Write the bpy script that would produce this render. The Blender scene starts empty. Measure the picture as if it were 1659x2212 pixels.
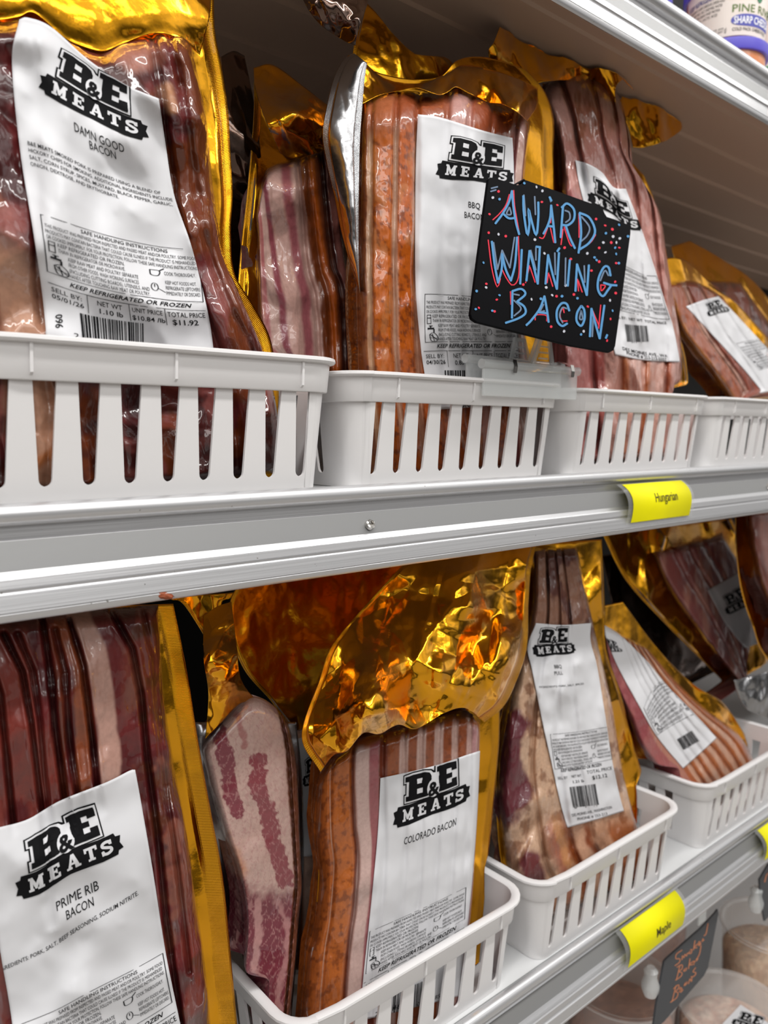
import bpy, bmesh, math, random
import numpy as np
from mathutils import Vector, Matrix
from mathutils.bvhtree import BVHTree

random.seed(7)
SC = bpy.context.scene
COL = SC.collection

# ------------------------------------------------------------------ camera
FPX = 1659.0
CZ = 1.30                                     # camera height above the floor
C0 = np.array([0.0, 0.0, CZ])
_a = np.array([.76647898, .06473399, -.63899882])
_b = np.array([-.6422694, .07718588, -.76258269])
M3 = np.array([_a, _b, np.cross(_a, _b)])     # camera axes -> world axes (X along the shelf, Y into it)
cam = bpy.data.cameras.new('camera')
cam.sensor_fit = 'HORIZONTAL'; cam.sensor_width = 36.0; cam.lens = 36.0 * FPX / 1659.0
cam.clip_start = .01; cam.clip_end = 50
cam.dof.use_dof = True; cam.dof.focus_distance = .465; cam.dof.aperture_fstop = 12.0
camo = bpy.data.objects.new('camera', cam); COL.objects.link(camo)
mw = np.eye(4); mw[:3, :3] = M3; mw[:3, 3] = C0
camo.matrix_world = Matrix(mw.tolist())
SC.camera = camo

# ------------------------------------------------------------------ view, world, lamps
SC.view_settings.view_transform = 'Standard'; SC.view_settings.look = 'None'
SC.view_settings.gamma = 1.0; SC.view_settings.use_curve_mapping = False
SC.view_settings.exposure = 0.0
cy = SC.cycles
cy.use_denoising = True
cy.max_bounces = 8; cy.diffuse_bounces = 3; cy.glossy_bounces = 4
cy.transmission_bounces = 6; cy.transparent_max_bounces = 8
cy.caustics_reflective = False; cy.caustics_refractive = False
cy.sample_clamp_indirect = 4.0

W = bpy.data.worlds.new('store_air'); SC.world = W; W.use_nodes = True
nt = W.node_tree; nt.nodes.clear()
tc = nt.nodes.new('ShaderNodeTexCoord'); sp = nt.nodes.new('ShaderNodeSeparateXYZ')
nt.links.new(tc.outputs['Generated'], sp.inputs[0])
mr = nt.nodes.new('ShaderNodeMapRange'); mr.inputs[1].default_value = -1; mr.inputs[2].default_value = 1
nt.links.new(sp.outputs['Z'], mr.inputs[0])
rp = nt.nodes.new('ShaderNodeValToRGB')
els = rp.color_ramp.elements
els[0].position = 0; els[0].color = (.10, .095, .09, 1)
els[1].position = 1; els[1].color = (.35, .35, .35, 1)
for p_, c_ in ((.42, (.08, .077, .075)), (.50, (.22, .215, .21)), (.57, (.42, .41, .40)), (.63, (1.05, 1.04, 1.02)), (.74, (1.15, 1.14, 1.12)), (.85, (.55, .54, .53))):
    e_ = els.new(p_); e_.color = (*c_, 1)
nt.links.new(mr.outputs[0], rp.inputs[0])
bg = nt.nodes.new('ShaderNodeBackground'); bg.inputs[1].default_value = 0.85
ow = nt.nodes.new('ShaderNodeOutputWorld')
wn = nt.nodes.new('ShaderNodeTexNoise'); wn.inputs['Scale'].default_value = 3.2; wn.inputs['Detail'].default_value = 2
nt.links.new(tc.outputs['Generated'], wn.inputs['Vector'])
wr_ = nt.nodes.new('ShaderNodeValToRGB'); wr_.color_ramp.elements[0].position = .38; wr_.color_ramp.elements[0].color = (.35, .34, .33, 1)
wr_.color_ramp.elements[1].position = .58; wr_.color_ramp.elements[1].color = (1.15, 1.15, 1.15, 1); nt.links.new(wn.outputs[0], wr_.inputs[0])
wm = nt.nodes.new('ShaderNodeMixRGB'); wm.blend_type = 'MULTIPLY'; wm.inputs[0].default_value = 1.0
nt.links.new(rp.outputs[0], wm.inputs[1]); nt.links.new(wr_.outputs[0], wm.inputs[2])
nt.links.new(wm.outputs[0], bg.inputs[0]); nt.links.new(bg.outputs[0], ow.inputs[0])


def area(name, loc, look, sx, sy, power, color=(1, 1, 1)):
    l = bpy.data.lights.new(name, 'AREA'); l.shape = 'RECTANGLE'; l.size = sx; l.size_y = sy
    l.energy = power; l.color = color
    o = bpy.data.objects.new(name, l); COL.objects.link(o)
    o.location = loc
    d = Vector(look) - Vector(loc)
    o.rotation_euler = d.to_track_quat('-Z', 'Y').to_euler()
    return o


# canopy strip of the refrigerated case, running along the shelves
area('canopy_lamp', (.45, -.18, CZ + 1.15), (.45, .45, CZ - .10), 3.2, .10, 25.5, (1.0, .985, .96))
# ceiling panel over the aisle
area('ceiling_lamp', (.2, -1.5, CZ + 1.6), (.4, .4, CZ - .2), 3.0, .35, 14, (1.0, .98, .95))
area('ceiling_lamp', (-.2, -3.1, CZ + 1.6), (.4, .4, CZ - .2), 3.6, .35, 16, (1.0, .98, .95))

# ------------------------------------------------------------------ small maths


def rays(p):
    p = np.asarray(p, float).reshape(-1, 2)
    d = np.stack([(p[:, 0] - 829.5) / FPX, (1106 - p[:, 1]) / FPX, -np.ones(len(p))], 1)
    return d @ M3.T


def at_y(x, y, Y):
    d = rays((x, y))[0]; return C0 + d * (Y / d[1])


def at_z(x, y, Z):                            # Z measured from the camera's height
    d = rays((x, y))[0]; return C0 + d * (Z / d[2])


def proj(P):
    c = (np.asarray(P, float).reshape(-1, 3) - C0) @ M3
    return np.stack([829.5 + FPX * c[:, 0] / -c[:, 2], 1106 - FPX * c[:, 1] / -c[:, 2]], 1)


class Plane:
    """A leaning plane: h is height above it, towards the shopper."""

    def __init__(s, px, Y, lean=0, yaw=0, roll=0):
        s.O = at_y(px[0], px[1], Y)
        l, w = math.radians(lean), math.radians(yaw)
        n = np.array([0, -math.cos(l), math.sin(l)])
        s.N = np.array([-n[1] * math.sin(w), n[1] * math.cos(w), n[2]])
        s.U = np.array([0, 0, 1.0]) - s.N * s.N[2]; s.U /= np.linalg.norm(s.U)
        s.R = np.cross(s.U, s.N)

    def hit(s, p, h=0.0):
        d = rays(p)
        t = ((s.O - C0) @ s.N + np.asarray(h, float).reshape(-1)) / (d @ s.N)
        return C0 + d * t[:, None]


def spline(pts, n):
    p = np.asarray(pts, float)
    if len(p) == 2:
        t = np.linspace(0, 1, n)[:, None]; return p[0] * (1 - t) + p[1] * t
    q = np.vstack([2 * p[0] - p[1], p, 2 * p[-1] - p[-2]])
    out = []
    for i in range(1, len(q) - 2):
        t = np.linspace(0, 1, 24, endpoint=False)[:, None]
        a, b, c, d = q[i - 1], q[i], q[i + 1], q[i + 2]
        out.append(.5 * (2 * b + (c - a) * t + (2 * a - 5 * b + 4 * c - d) * t * t + (3 * b - a - 3 * c + d) * t ** 3))
    out = np.vstack(out + [q[-2:-1]])
    s = np.r_[0, np.cumsum(np.linalg.norm(np.diff(out, axis=0), axis=1))]
    k = np.linspace(0, s[-1], n)
    return np.stack([np.interp(k, s, out[:, 0]), np.interp(k, s, out[:, 1])], 1)


def coons(L, R, T=None, B=None, nu=60, nv=90):
    """grid of pixels (nv, nu, 2) bounded by left/right edges (top to bottom) and top/bottom edges (left to right)"""
    L, R = spline(L, nv), spline(R, nv)
    T = spline([L[0]] + list(T or []) + [R[0]], nu)
    B = spline([L[-1]] + list(B or []) + [R[-1]], nu)
    u = np.linspace(0, 1, nu)[None, :, None]; v = np.linspace(0, 1, nv)[:, None, None]
    S = (1 - u) * L[:, None] + u * R[:, None] + (1 - v) * T[None] + v * B[None]
    S -= (1 - u) * (1 - v) * L[0] + u * (1 - v) * R[0] + (1 - u) * v * L[-1] + u * v * R[-1]
    return S


_rng = np.random.RandomState(3)
_LAT = _rng.rand(64, 64, 64).astype(np.float32)


def noise(x, y, z=0):
    x, y = np.broadcast_arrays(np.asarray(x, float), np.asarray(y, float))
    xi, yi = np.floor(x).astype(int), np.floor(y).astype(int)
    fx, fy = x - xi, y - yi
    fx = fx * fx * (3 - 2 * fx); fy = fy * fy * (3 - 2 * fy)
    L = _LAT[int(z) % 64]
    g = lambda i, j: L[(xi + i) % 64, (yi + j) % 64]
    return (g(0, 0) * (1 - fx) + g(1, 0) * fx) * (1 - fy) + (g(0, 1) * (1 - fx) + g(1, 1) * fx) * fy


def fbm(x, y, z=0, oct=4):
    s, a, t = 0, .5, 0
    for i in range(oct):
        s = s + a * noise(x * 2 ** i + 7.3 * i, y * 2 ** i + 3.1 * i, z + i); t += a; a *= .5
    return s / t


def sstep(a, b, x):
    t = np.clip((x - a) / (b - a + 1e-12), 0, 1); return t * t * (3 - 2 * t)


def folds(X, Y, n, seed, scale=1.0, sharp=.03):
    """crumple: many straight creases, each fading out away from its middle"""
    r = np.random.RandomState(seed); h = np.zeros_like(X)
    x0, x1, y0, y1 = X.min(), X.max(), Y.min(), Y.max()
    for i in range(n):
        cx, cy_ = r.uniform(x0, x1), r.uniform(y0, y1); a = r.uniform(0, math.pi)
        d = (X - cx) * math.cos(a) + (Y - cy_) * math.sin(a)
        e = -(X - cx) * math.sin(a) + (Y - cy_) * math.cos(a)
        w = scale * r.uniform(.5, 1.4)
        f = np.sqrt(d * d + (sharp * w) ** 2)
        g = np.exp(-(e / (w * 1.3)) ** 2) * np.clip(1 - f / w, 0, 1)
        h += r.choice([-1, 1, 1]) * g * w
    return h


def lin(r, g, b):
    f = lambda c: ((c / 255 + .055) / 1.055) ** 2.4 if c > 10 else c / 255 / 12.92
    return np.array([f(r), f(g), f(b)])


def lerp(a, b, t):
    t = np.asarray(t)[..., None]; return a * (1 - t) + b * t


# ------------------------------------------------------------------ materials
MATS = {}


def mat(name, color=(.8, .8, .8), rough=.5, metal=0, spec=.5, trans=0, coat=0, alpha=1, ior=1.45, setup=None):
    if name in MATS: return MATS[name]
    m = bpy.data.materials.new(name); m.use_nodes = True
    b = m.node_tree.nodes['Principled BSDF']
    b.inputs['Base Color'].default_value = (*color[:3], 1); b.inputs['Roughness'].default_value = rough
    b.inputs['Metallic'].default_value = metal; b.inputs['Specular IOR Level'].default_value = spec
    b.inputs['Transmission Weight'].default_value = trans; b.inputs['IOR'].default_value = ior
    b.inputs['Coat Weight'].default_value = coat; b.inputs['Coat Roughness'].default_value = .04
    b.inputs['Alpha'].default_value = alpha
    if setup: setup(m.node_tree, b)
    MATS[name] = m
    return m


def N(nt, t, **k):
    n = nt.nodes.new(t)
    for a, v in k.items(): setattr(n, a, v)
    return n


def noise_tex(nt, scale, detail=3, vec=None, kind='ShaderNodeTexNoise'):
    n = N(nt, kind); n.inputs['Scale'].default_value = scale
    if 'Detail' in n.inputs: n.inputs['Detail'].default_value = detail
    if vec is None:
        t = N(nt, 'ShaderNodeTexCoord'); vec = t.outputs['Object']
    nt.links.new(vec, n.inputs['Vector'])
    return n


def mathn(nt, op, a, b=None):
    n = N(nt, 'ShaderNodeMath', operation=op)
    for i, v in enumerate((a, b)):
        if v is None: continue
        if hasattr(v, 'links') or hasattr(v, 'is_linked'): nt.links.new(v, n.inputs[i])
        else: n.inputs[i].default_value = v
    return n.outputs[0]


def bump(nt, b, h, strength, dist, prev=None, sock='Normal'):
    n = N(nt, 'ShaderNodeBump'); n.inputs['Strength'].default_value = strength; n.inputs['Distance'].default_value = dist
    nt.links.new(h, n.inputs['Height'])
    if prev is not None: nt.links.new(prev, n.inputs['Normal'])
    nt.links.new(n.outputs[0], b.inputs[sock])
    return n.outputs[0]


def foil_setup(nt, b):
    n1 = noise_tex(nt, 55, 4)
    p = bump(nt, b, n1.outputs[0], .16, .004)
    # pressed diamond pattern on the sealed border (attribute 'seal' marks where)
    at = N(nt, 'ShaderNodeAttribute', attribute_name='seal')
    uv = N(nt, 'ShaderNodeUVMap'); uv.uv_map = 'UVMap'
    s = N(nt, 'ShaderNodeSeparateXYZ'); nt.links.new(uv.outputs[0], s.inputs[0])
    f = 2 * math.pi / .0012
    a1 = mathn(nt, 'SINE', mathn(nt, 'MULTIPLY', mathn(nt, 'ADD', s.outputs[0], s.outputs[1]), f * .7))
    a2 = mathn(nt, 'SINE', mathn(nt, 'MULTIPLY', mathn(nt, 'SUBTRACT', s.outputs[0], s.outputs[1]), f * .7))
    d = mathn(nt, 'MULTIPLY', mathn(nt, 'MULTIPLY', a1, a2), at.outputs['Fac'])
    bump(nt, b, d, .32, .0004, p)


GOLD = mat('gold_foil', (.97, .44, .014), .17, 1.0, coat=.2, setup=foil_setup)
SILVER = mat('silver_foil_back', (.40, .40, .41), .26, 1.0, setup=foil_setup)
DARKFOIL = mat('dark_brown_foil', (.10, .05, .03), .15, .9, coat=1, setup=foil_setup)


def meat_setup(nt, b):
    a = N(nt, 'ShaderNodeVertexColor', layer_name='Col')
    n = noise_tex(nt, 420, 5)
    hs = N(nt, 'ShaderNodeMixRGB', blend_type='MULTIPLY'); hs.inputs[0].default_value = .22
    r = N(nt, 'ShaderNodeValToRGB'); r.color_ramp.elements[0].color = (.45, .40, .38, 1); r.color_ramp.elements[0].position = .28
    r.color_ramp.elements[1].position = .62; r.color_ramp.elements[1].color = (1.1, 1.1, 1.1, 1)
    nt.links.new(n.outputs[0], r.inputs[0])
    nt.links.new(a.outputs[0], hs.inputs[1]); nt.links.new(r.outputs[0], hs.inputs[2])
    nt.links.new(hs.outputs[0], b.inputs['Base Color'])
    # the film's own fine wrinkles sit in the clear coat
    t = N(nt, 'ShaderNodeTexCoord'); mp = N(nt, 'ShaderNodeMapping'); mp.inputs['Scale'].default_value = (1.0, 1.0, .45)
    nt.links.new(t.outputs['Object'], mp.inputs[0])
    v = noise_tex(nt, 46, 3, mp.outputs[0]); v.noise_type = 'RIDGED_MULTIFRACTAL'; v.inputs['Distortion'].default_value = .8
    v2 = noise_tex(nt, 190, 2, mp.outputs[0])
    h = mathn(nt, 'ADD', v.outputs[0], mathn(nt, 'MULTIPLY', v2.outputs[0], .25))
    bump(nt, b, h, .55, .004, None, 'Coat Normal')
    bump(nt, b, v2.outputs[0], .25, .003)
    b.inputs['Subsurface Weight'].default_value = 0


MEAT = mat('bacon_under_film', (.5, .2, .15), .38, spec=.35, coat=.9, setup=meat_setup)


def paper_setup(nt, b):
    n = noise_tex(nt, 22, 3); bump(nt, b, n.outputs[0], .22, .006)


PAPER = mat('label_paper', lin(216, 216, 219), .55, spec=.3, setup=paper_setup)
INK = mat('black_ink', (.008, .008, .009), .7, spec=.08)
GREYINK = mat('thin_black_ink', (.03, .03, .033), .7, spec=.08)
WHITEINK = mat('bare_paper_lettering', lin(216, 216, 219), .55, spec=.3)


def alu_setup(nt, b):
    t = N(nt, 'ShaderNodeTexCoord'); mp = N(nt, 'ShaderNodeMapping'); mp.inputs['Scale'].default_value = (4, 500, 500)
    nt.links.new(t.outputs['Object'], mp.inputs[0])
    n = noise_tex(nt, 1.5, 3, mp.outputs[0]); bump(nt, b, n.outputs[0], .12, .0008)
    s = noise_tex(nt, 420, 1); r = N(nt, 'ShaderNodeValToRGB')
    r.color_ramp.elements[0].position = .19; r.color_ramp.elements[0].color = (.25, .24, .23, 1)
    r.color_ramp.elements[1].position = .24; r.color_ramp.elements[1].color = (*lin(214, 214, 216), 1)
    nt.links.new(s.outputs[0], r.inputs[0]); nt.links.new(r.outputs[0], b.inputs['Base Color'])


ALU = mat('brushed_aluminium', lin(214, 214, 216), .36, .75, setup=alu_setup)
WHITEMETAL = mat('white_enamel', lin(222, 223, 224), .35, spec=.5,
                 setup=lambda nt, b: bump(nt, b, noise_tex(nt, 30, 2).outputs[0], .05, .002))
UNDER = mat('bounce_tinted_enamel', lin(190, 160, 138), .42, spec=.5,  # warm bounce light from the packages is put into this brown tint
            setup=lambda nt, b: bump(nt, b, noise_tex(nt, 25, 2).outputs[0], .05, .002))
DARKWALL = mat('dark_case_liner', lin(22, 20, 19), .6,
               setup=lambda nt, b: bump(nt, b, noise_tex(nt, 40, 2).outputs[0], .1, .002))


def plastic_setup(nt, b):
    bump(nt, b, noise_tex(nt, 90, 3).outputs[0], .06, .001)
    b.inputs['Subsurface Weight'].default_value = .12
    b.inputs['Subsurface Radius'].default_value = (.004, .004, .004)


PLASTIC = mat('white_plastic', lin(232, 230, 230), .32, spec=.5, setup=plastic_setup)
STEEL = mat('polished_steel', (.6, .58, .55), .18, 1.0)
CLEAR = mat('clear_plastic', (.86, .89, .89), .08, spec=1.0, coat=.5, alpha=.42)
BOARD = mat('black_chalkboard', lin(6, 6, 9), .6, spec=.06,
            setup=lambda nt, b: bump(nt, b, noise_tex(nt, 200, 2).outputs[0], .06, .001))
BLUEPEN = mat('blue_chalk_pen', lin(84, 142, 190), .6, spec=.2)
REDPEN = mat('red_chalk_pen', lin(222, 52, 72), .6, spec=.2)
GREYPEN = mat('grey_chalk_pen', lin(104, 122, 146), .6, spec=.2)
WHITEPEN = mat('white_chalk_pen', lin(186, 188, 198), .6, spec=.2)
YELLOW = mat('yellow_paper', lin(246, 238, 0), .55, spec=.3, setup=paper_setup)

# ------------------------------------------------------------------ object helpers


def thing(name, label, cat, loc, group=None):
    o = bpy.data.objects.new(name, None); COL.objects.link(o); o.empty_display_size = .02
    o.location = tuple(float(c) for c in loc); o['label'] = label; o['category'] = cat
    if group: o['group'] = group
    return o


def tag(o, label, cat, group=None):
    o['label'] = label; o['category'] = cat
    if group: o['group'] = group
    return o


def root_loc(o):
    v = np.zeros(3)
    while o is not None:
        v = v + np.array(o.location); o = o.parent
    return v


def mesh_obj(name, V, F, m, parent=None, loc=None, smooth=True, cols=None, uv=None, seal=None, mats=None, midx=None, label=None):
    """V in world metres; the object's origin goes to its thing's base (or loc)"""
    base = root_loc(parent) if parent is not None else (np.array(loc, float) if loc is not None else np.zeros(3))
    me = bpy.data.meshes.new(name)
    V = np.asarray(V, float) - base
    me.from_pydata(V.tolist(), [], [list(map(int, f)) for f in F])
    if smooth: me.polygons.foreach_set('use_smooth', [True] * len(me.polygons))
    if cols is not None:
        a = me.attributes.new('Col', 'FLOAT_COLOR', 'POINT')
        c = np.ones((len(V), 4), np.float32); c[:, :3] = cols; a.data.foreach_set('color', c.ravel())
    if seal is not None:
        a = me.attributes.new('seal', 'FLOAT', 'POINT'); a.data.foreach_set('value', np.asarray(seal, np.float32))
    if uv is not None:
        l = me.uv_layers.new(name='UVMap'); idx = np.zeros(len(me.loops), int); me.loops.foreach_get('vertex_index', idx)
        l.data.foreach_set('uv', np.asarray(uv, np.float32)[idx].ravel())
    for mm in (mats or [m]): me.materials.append(mm)
    if midx is not None: me.polygons.foreach_set('material_index', list(midx))
    me.update()
    o = bpy.data.objects.new(name, me); COL.objects.link(o)
    if parent is not None: o.parent = parent
    elif loc is not None: o.location = tuple(base)
    if label: o['label'] = label
    return o


def grid_faces(nv, nu, off=0, flip=False):
    i = np.arange(nv - 1)[:, None] * nu + np.arange(nu - 1)[None]
    i = i.ravel() + off
    f = np.stack([i, i + nu, i + nu + 1, i + 1], 1)
    return f[:, ::-1] if flip else f


def ring(nv, nu):
    t = list(range(nu)); r = [(k + 1) * nu - 1 for k in range(1, nv)]
    b = [(nv - 1) * nu + k for k in range(nu - 2, -1, -1)]; l = [k * nu for k in range(nv - 2, 0, -1)]
    return t + r + b + l


def sheet(name, P, normal, m, parent, thick=.0004, back=None, seal=None, cols=None, label=None):
    """a thin sheet with two faces and a closed edge; P (nv, nu, 3)"""
    nv, nu = P.shape[:2]; n = nv * nu
    A = P.reshape(-1, 3); Bk = A - np.asarray(normal) * thick
    V = np.vstack([A, Bk]); F = [tuple(f) for f in grid_faces(nv, nu)] + [tuple(f) for f in grid_faces(nv, nu, n, True)]
    nf = len(F) // 2
    rg = ring(nv, nu)
    F += [(a, b, b + n, a + n) for a, b in zip(rg, rg[1:] + rg[:1])]
    mi = [0] * nf + [1 if back else 0] * (len(F) - nf)
    du = np.r_[0, np.cumsum(np.linalg.norm(np.diff(P[nv // 2], axis=0), axis=1))]
    dv = np.r_[0, np.cumsum(np.linalg.norm(np.diff(P[:, nu // 2], axis=0), axis=1))]
    uv = np.stack(np.meshgrid(du, dv), -1).reshape(-1, 2); uv = np.vstack([uv, uv])
    sl = None
    if seal is not None: sl = np.r_[seal.ravel(), seal.ravel()]
    cc = None if cols is None else np.vstack([cols.reshape(-1, 3)] * 2)
    return mesh_obj(name, V, F, m, parent, uv=uv, seal=sl, mats=[m, back] if back else None, midx=mi, cols=cc, label=label)


def solid(name, P, base, m, parent, cols=None, label=None):
    """a front surface P (nv, nu, 3) closed down to the base points (nv, nu, 3)"""
    nv, nu = P.shape[:2]; n = nv * nu
    V = np.vstack([P.reshape(-1, 3), base.reshape(-1, 3)])
    F = [tuple(f) for f in grid_faces(nv, nu)]
    rg = ring(nv, nu)
    F += [(a, b, b + n, a + n) for a, b in zip(rg, rg[1:] + rg[:1])]
    F += [tuple(f) for f in grid_faces(nv, nu, n, True)]
    cc = None if cols is None else np.vstack([cols.reshape(-1, 3)] * 2)
    return mesh_obj(name, V, F, m, parent, cols=cc, label=label)


class MB:
    """collects boxes, tubes and prisms into one mesh"""

    def __init__(s): s.V = []; s.F = []

    def add(s, V, F):
        o = len(s.V); s.V += [tuple(map(float, v)) for v in V]; s.F += [tuple(int(i) + o for i in f) for f in F]; return s

    def box(s, lo, hi, frame=None):
        x0, y0, z0 = lo; x1, y1, z1 = hi
        V = [(x0, y0, z0), (x1, y0, z0), (x1, y1, z0), (x0, y1, z0), (x0, y0, z1), (x1, y0, z1), (x1, y1, z1), (x0, y1, z1)]
        if frame is not None: V = [frame(v) for v in V]
        return s.add(V, [(0, 3, 2, 1), (4, 5, 6, 7), (0, 1, 5, 4), (1, 2, 6, 5), (2, 3, 7, 6), (3, 0, 4, 7)])

    def tube(s, pts, r, n=12, caps=True):
        pts = np.asarray(pts, float); V = []; F = []
        rr = np.broadcast_to(r, (len(pts),))
        for i, p in enumerate(pts):
            t = pts[min(i + 1, len(pts) - 1)] - pts[max(i - 1, 0)]; t /= np.linalg.norm(t)
            a = np.cross(t, [0, 0, 1] if abs(t[2]) < .9 else [1, 0, 0]); a /= np.linalg.norm(a); b = np.cross(t, a)
            for k in range(n):
                q = 2 * math.pi * k / n; V.append(p + rr[i] * (a * math.cos(q) + b * math.sin(q)))
        for i in range(len(pts) - 1):
            for k in range(n):
                F.append((i * n + k, i * n + (k + 1) % n, (i + 1) * n + (k + 1) % n, (i + 1) * n + k))
        if caps: F += [tuple(range(n))[::-1], tuple((len(pts) - 1) * n + k for k in range(n))]
        return s.add(V, F)

    def lathe(s, prof, c, n=48):
        V = []; F = []; k_ = len(prof)
        for i in range(n):
            a = 2 * math.pi * i / n
            for r, z in prof: V.append((c[0] + r * math.cos(a), c[1] + r * math.sin(a), c[2] + z))
        for i in range(n):
            for j in range(k_ - 1):
                a, b = i * k_ + j, ((i + 1) % n) * k_ + j; F.append((a, b, b + 1, a + 1))
        return s.add(V, F)

    def prism(s, poly, frame, h0, h1):
        n = len(poly)
        V = [frame((p[0], p[1], h1)) for p in poly] + [frame((p[0], p[1], h0)) for p in poly]
        return s.add(V, [tuple(range(n)), tuple(range(2 * n - 1, n - 1, -1))] + [(i + n, (i + 1) % n + n, (i + 1) % n, i) for i in range(n)])

    def build(s, name, m, parent=None, loc=None, smooth=False, bevel=0, label=None, angle=None):
        o = mesh_obj(name, s.V, s.F, m, parent, loc, smooth, label=label)
        bm = bmesh.new(); bm.from_mesh(o.data)
        bmesh.ops.recalc_face_normals(bm, faces=bm.faces)
        if bevel:
            es = [e for e in bm.edges if len(e.link_faces) == 2 and e.calc_face_angle(0) > .6]
            bmesh.ops.bevel(bm, geom=es, offset=bevel, segments=2, affect='EDGES', profile=.5)
        bm.to_mesh(o.data); bm.free()
        if angle is not None:
            o.data.set_sharp_from_angle(angle=math.radians(angle))
        return o


# ------------------------------------------------------------------ case and shelves
STRIP = mat('grey_satin_strip', lin(150, 150, 150), .45, .3, setup=lambda nt, b: bump(nt, b, noise_tex(nt, 200, 2).outputs[0], .04, .001))
XA, XB = -.55, 2.6
YB = .80


def structure(o): o['kind'] = 'structure'; return o


b = MB(); b.box((XA, YB, .0), (XB, YB + .02, 2.6)); structure(b.build('wall_back', DARKWALL))
b = MB(); b.box((-3, -3.2, -.03), (4, YB + .02, 0)); structure(b.build('floor', mat('grey_store_floor', lin(196, 190, 182), .3, setup=lambda nt, bb: bump(nt, bb, noise_tex(nt, 12).outputs[0], .05, .002))))


def rail_profile(k=1.0):
    """(Y, z) around the front extrusion; z = 0 at the lower lip"""
    pr = []
    cyc, czc, r = .3735, .0468, .0052
    pr.append((.3790, .0460)); pr.append((.3785, .0470))
    for a in range(30, 271, 20):
        q = math.radians(a); pr.append((cyc + r * math.cos(q), czc + r * math.sin(q)))
    pr += [(.3748, .0412), (.3746, .0358), (.3736, .0350), (.3694, .0190), (.3650, .0186), (.3640, .0196), (.3632, .0197), (.3626, .0190),
           (.3619, .0152), (.3628, .0143), (.3630, .0133), (.3624, .0124), (.3612, .0120),
           (.3600, .0048), (.36035, .0045), (.36035, .0041), (.3600, .0038), (.3602, .0022), (.3609, .0008), (.3620, .0), (.3632, .0004), (.3640, .0016),
           (.3650, .0150), (.3770, .0330), (.3790, .0380)]
    return [(y, z * k) for y, z in pr]


def shelf(label, zb, k=1.0, rivets=(), under=UNDER, up=0.0):
    t = thing('display_shelf', label, 'shelf', (.9, .36, CZ + zb), None)
    pr = rail_profile(k); n = len(pr)
    V = [(x, y, CZ + zb + z) for x in (XA, XB) for y, z in pr]
    F = [(i, (i + 1) % n, (i + 1) % n + n, i + n) for i in range(n)] + [tuple(range(n))[::-1], tuple(range(n, 2 * n))]
    m = MB(); m.add(V, F); m.build('front_rail', ALU, t, smooth=True, angle=28)
    m = MB()
    pf = [(.3733, .0346), (.3691, .0196), (.3688, .0196), (.3730, .0348)]
    V = [(x, y, CZ + zb + z * k) for x in (XA, XB) for y, z in pf]
    m.add(V, [(i, (i + 1) % 4, (i + 1) % 4 + 4, i + 4) for i in range(4)] + [(3, 2, 1, 0), (4, 5, 6, 7)]); m.build('channel_strip', STRIP, t)
    # deck with a pressed underside
    top = .049 * k
    pr = [(.3792, top), (.3792, .012), (.400, .011), (.402, .009)]
    for y in (.455, .515, .585, .655, .725):
        pr += [(y, .009), (y + .002, .0065), (y + .020, .0065), (y + .022, .009)]
    pr += [(.7995, .009), (.7995, top)]
    pr = [(y, z if z == top else z + up) for y, z in pr]; n = len(pr)
    V = [(x, y, CZ + zb + z) for x in (XA, XB) for y, z in pr]
    F = [(i, (i + 1) % n, (i + 1) % n + n, i + n) for i in range(n)] + [tuple(range(n))[::-1], tuple(range(n, 2 * n))]
    m = MB(); m.add(V, F)
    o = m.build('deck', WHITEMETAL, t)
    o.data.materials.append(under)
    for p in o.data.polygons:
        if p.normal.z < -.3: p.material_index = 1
    # front flange of the underside
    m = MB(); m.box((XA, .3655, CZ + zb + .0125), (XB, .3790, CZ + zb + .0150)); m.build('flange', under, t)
    for x in rivets:
        c = Vector((x, .3688, CZ + zb + .0275 * k)); d = Vector((0, -.83, .55)).normalized()
        a = Vector((1, 0, 0)); bb = d.cross(a)
        fr = lambda v: c + a * v[0] + bb * v[1] + d * v[2]
        m = MB(); prof = [(.0008, .0004), (.0009, .0019), (.0013, .0022), (.0018, .0016), (.0020, .0006), (.0031, .0003), (.0033, -.002), (.0004, -.002)]
        V = []; F = []; nn = 24
        for i in range(nn):
            q = 2 * math.pi * i / nn
            for r_, z_ in prof: V.append(fr((r_ * math.cos(q), r_ * math.sin(q), z_)))
        for i in range(nn):
            for j in range(len(prof) - 1):
                a_, b_ = i * len(prof) + j, ((i + 1) % nn) * len(prof) + j; F.append((a_, b_, b_ + 1, a_ + 1))
        m.add(V, F); m.build('rivet', STEEL, t, smooth=True, angle=50)
    return t


Z_UP, Z_MID, Z_LOW, Z_FLOOR = .3019, -.083, -.4925, -.84
xr = at_y(801, 1138, .3688)[0]; xr2 = at_y(1662, 1062, .3688)[0]
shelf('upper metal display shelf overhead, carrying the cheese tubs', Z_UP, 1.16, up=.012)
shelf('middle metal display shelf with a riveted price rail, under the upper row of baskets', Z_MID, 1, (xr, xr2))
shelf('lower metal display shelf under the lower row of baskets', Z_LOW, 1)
DECK_UP, DECK_MID, DECK_LOW = CZ + Z_UP + .049 * 1.16, CZ + Z_MID + .049, CZ + Z_LOW + .049
m = MB(); m.box((XA, .30, CZ + Z_FLOOR - .04), (XB, .7995, CZ + Z_FLOOR))
tag(m.build('case_floor', WHITEMETAL, None, (.9, .4, CZ + Z_FLOOR - .04)), 'pale floor of the case under the deli tubs', 'case floor')

# ------------------------------------------------------------------ baskets
BW, BD, BH = .2165, .30, .0725


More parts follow.
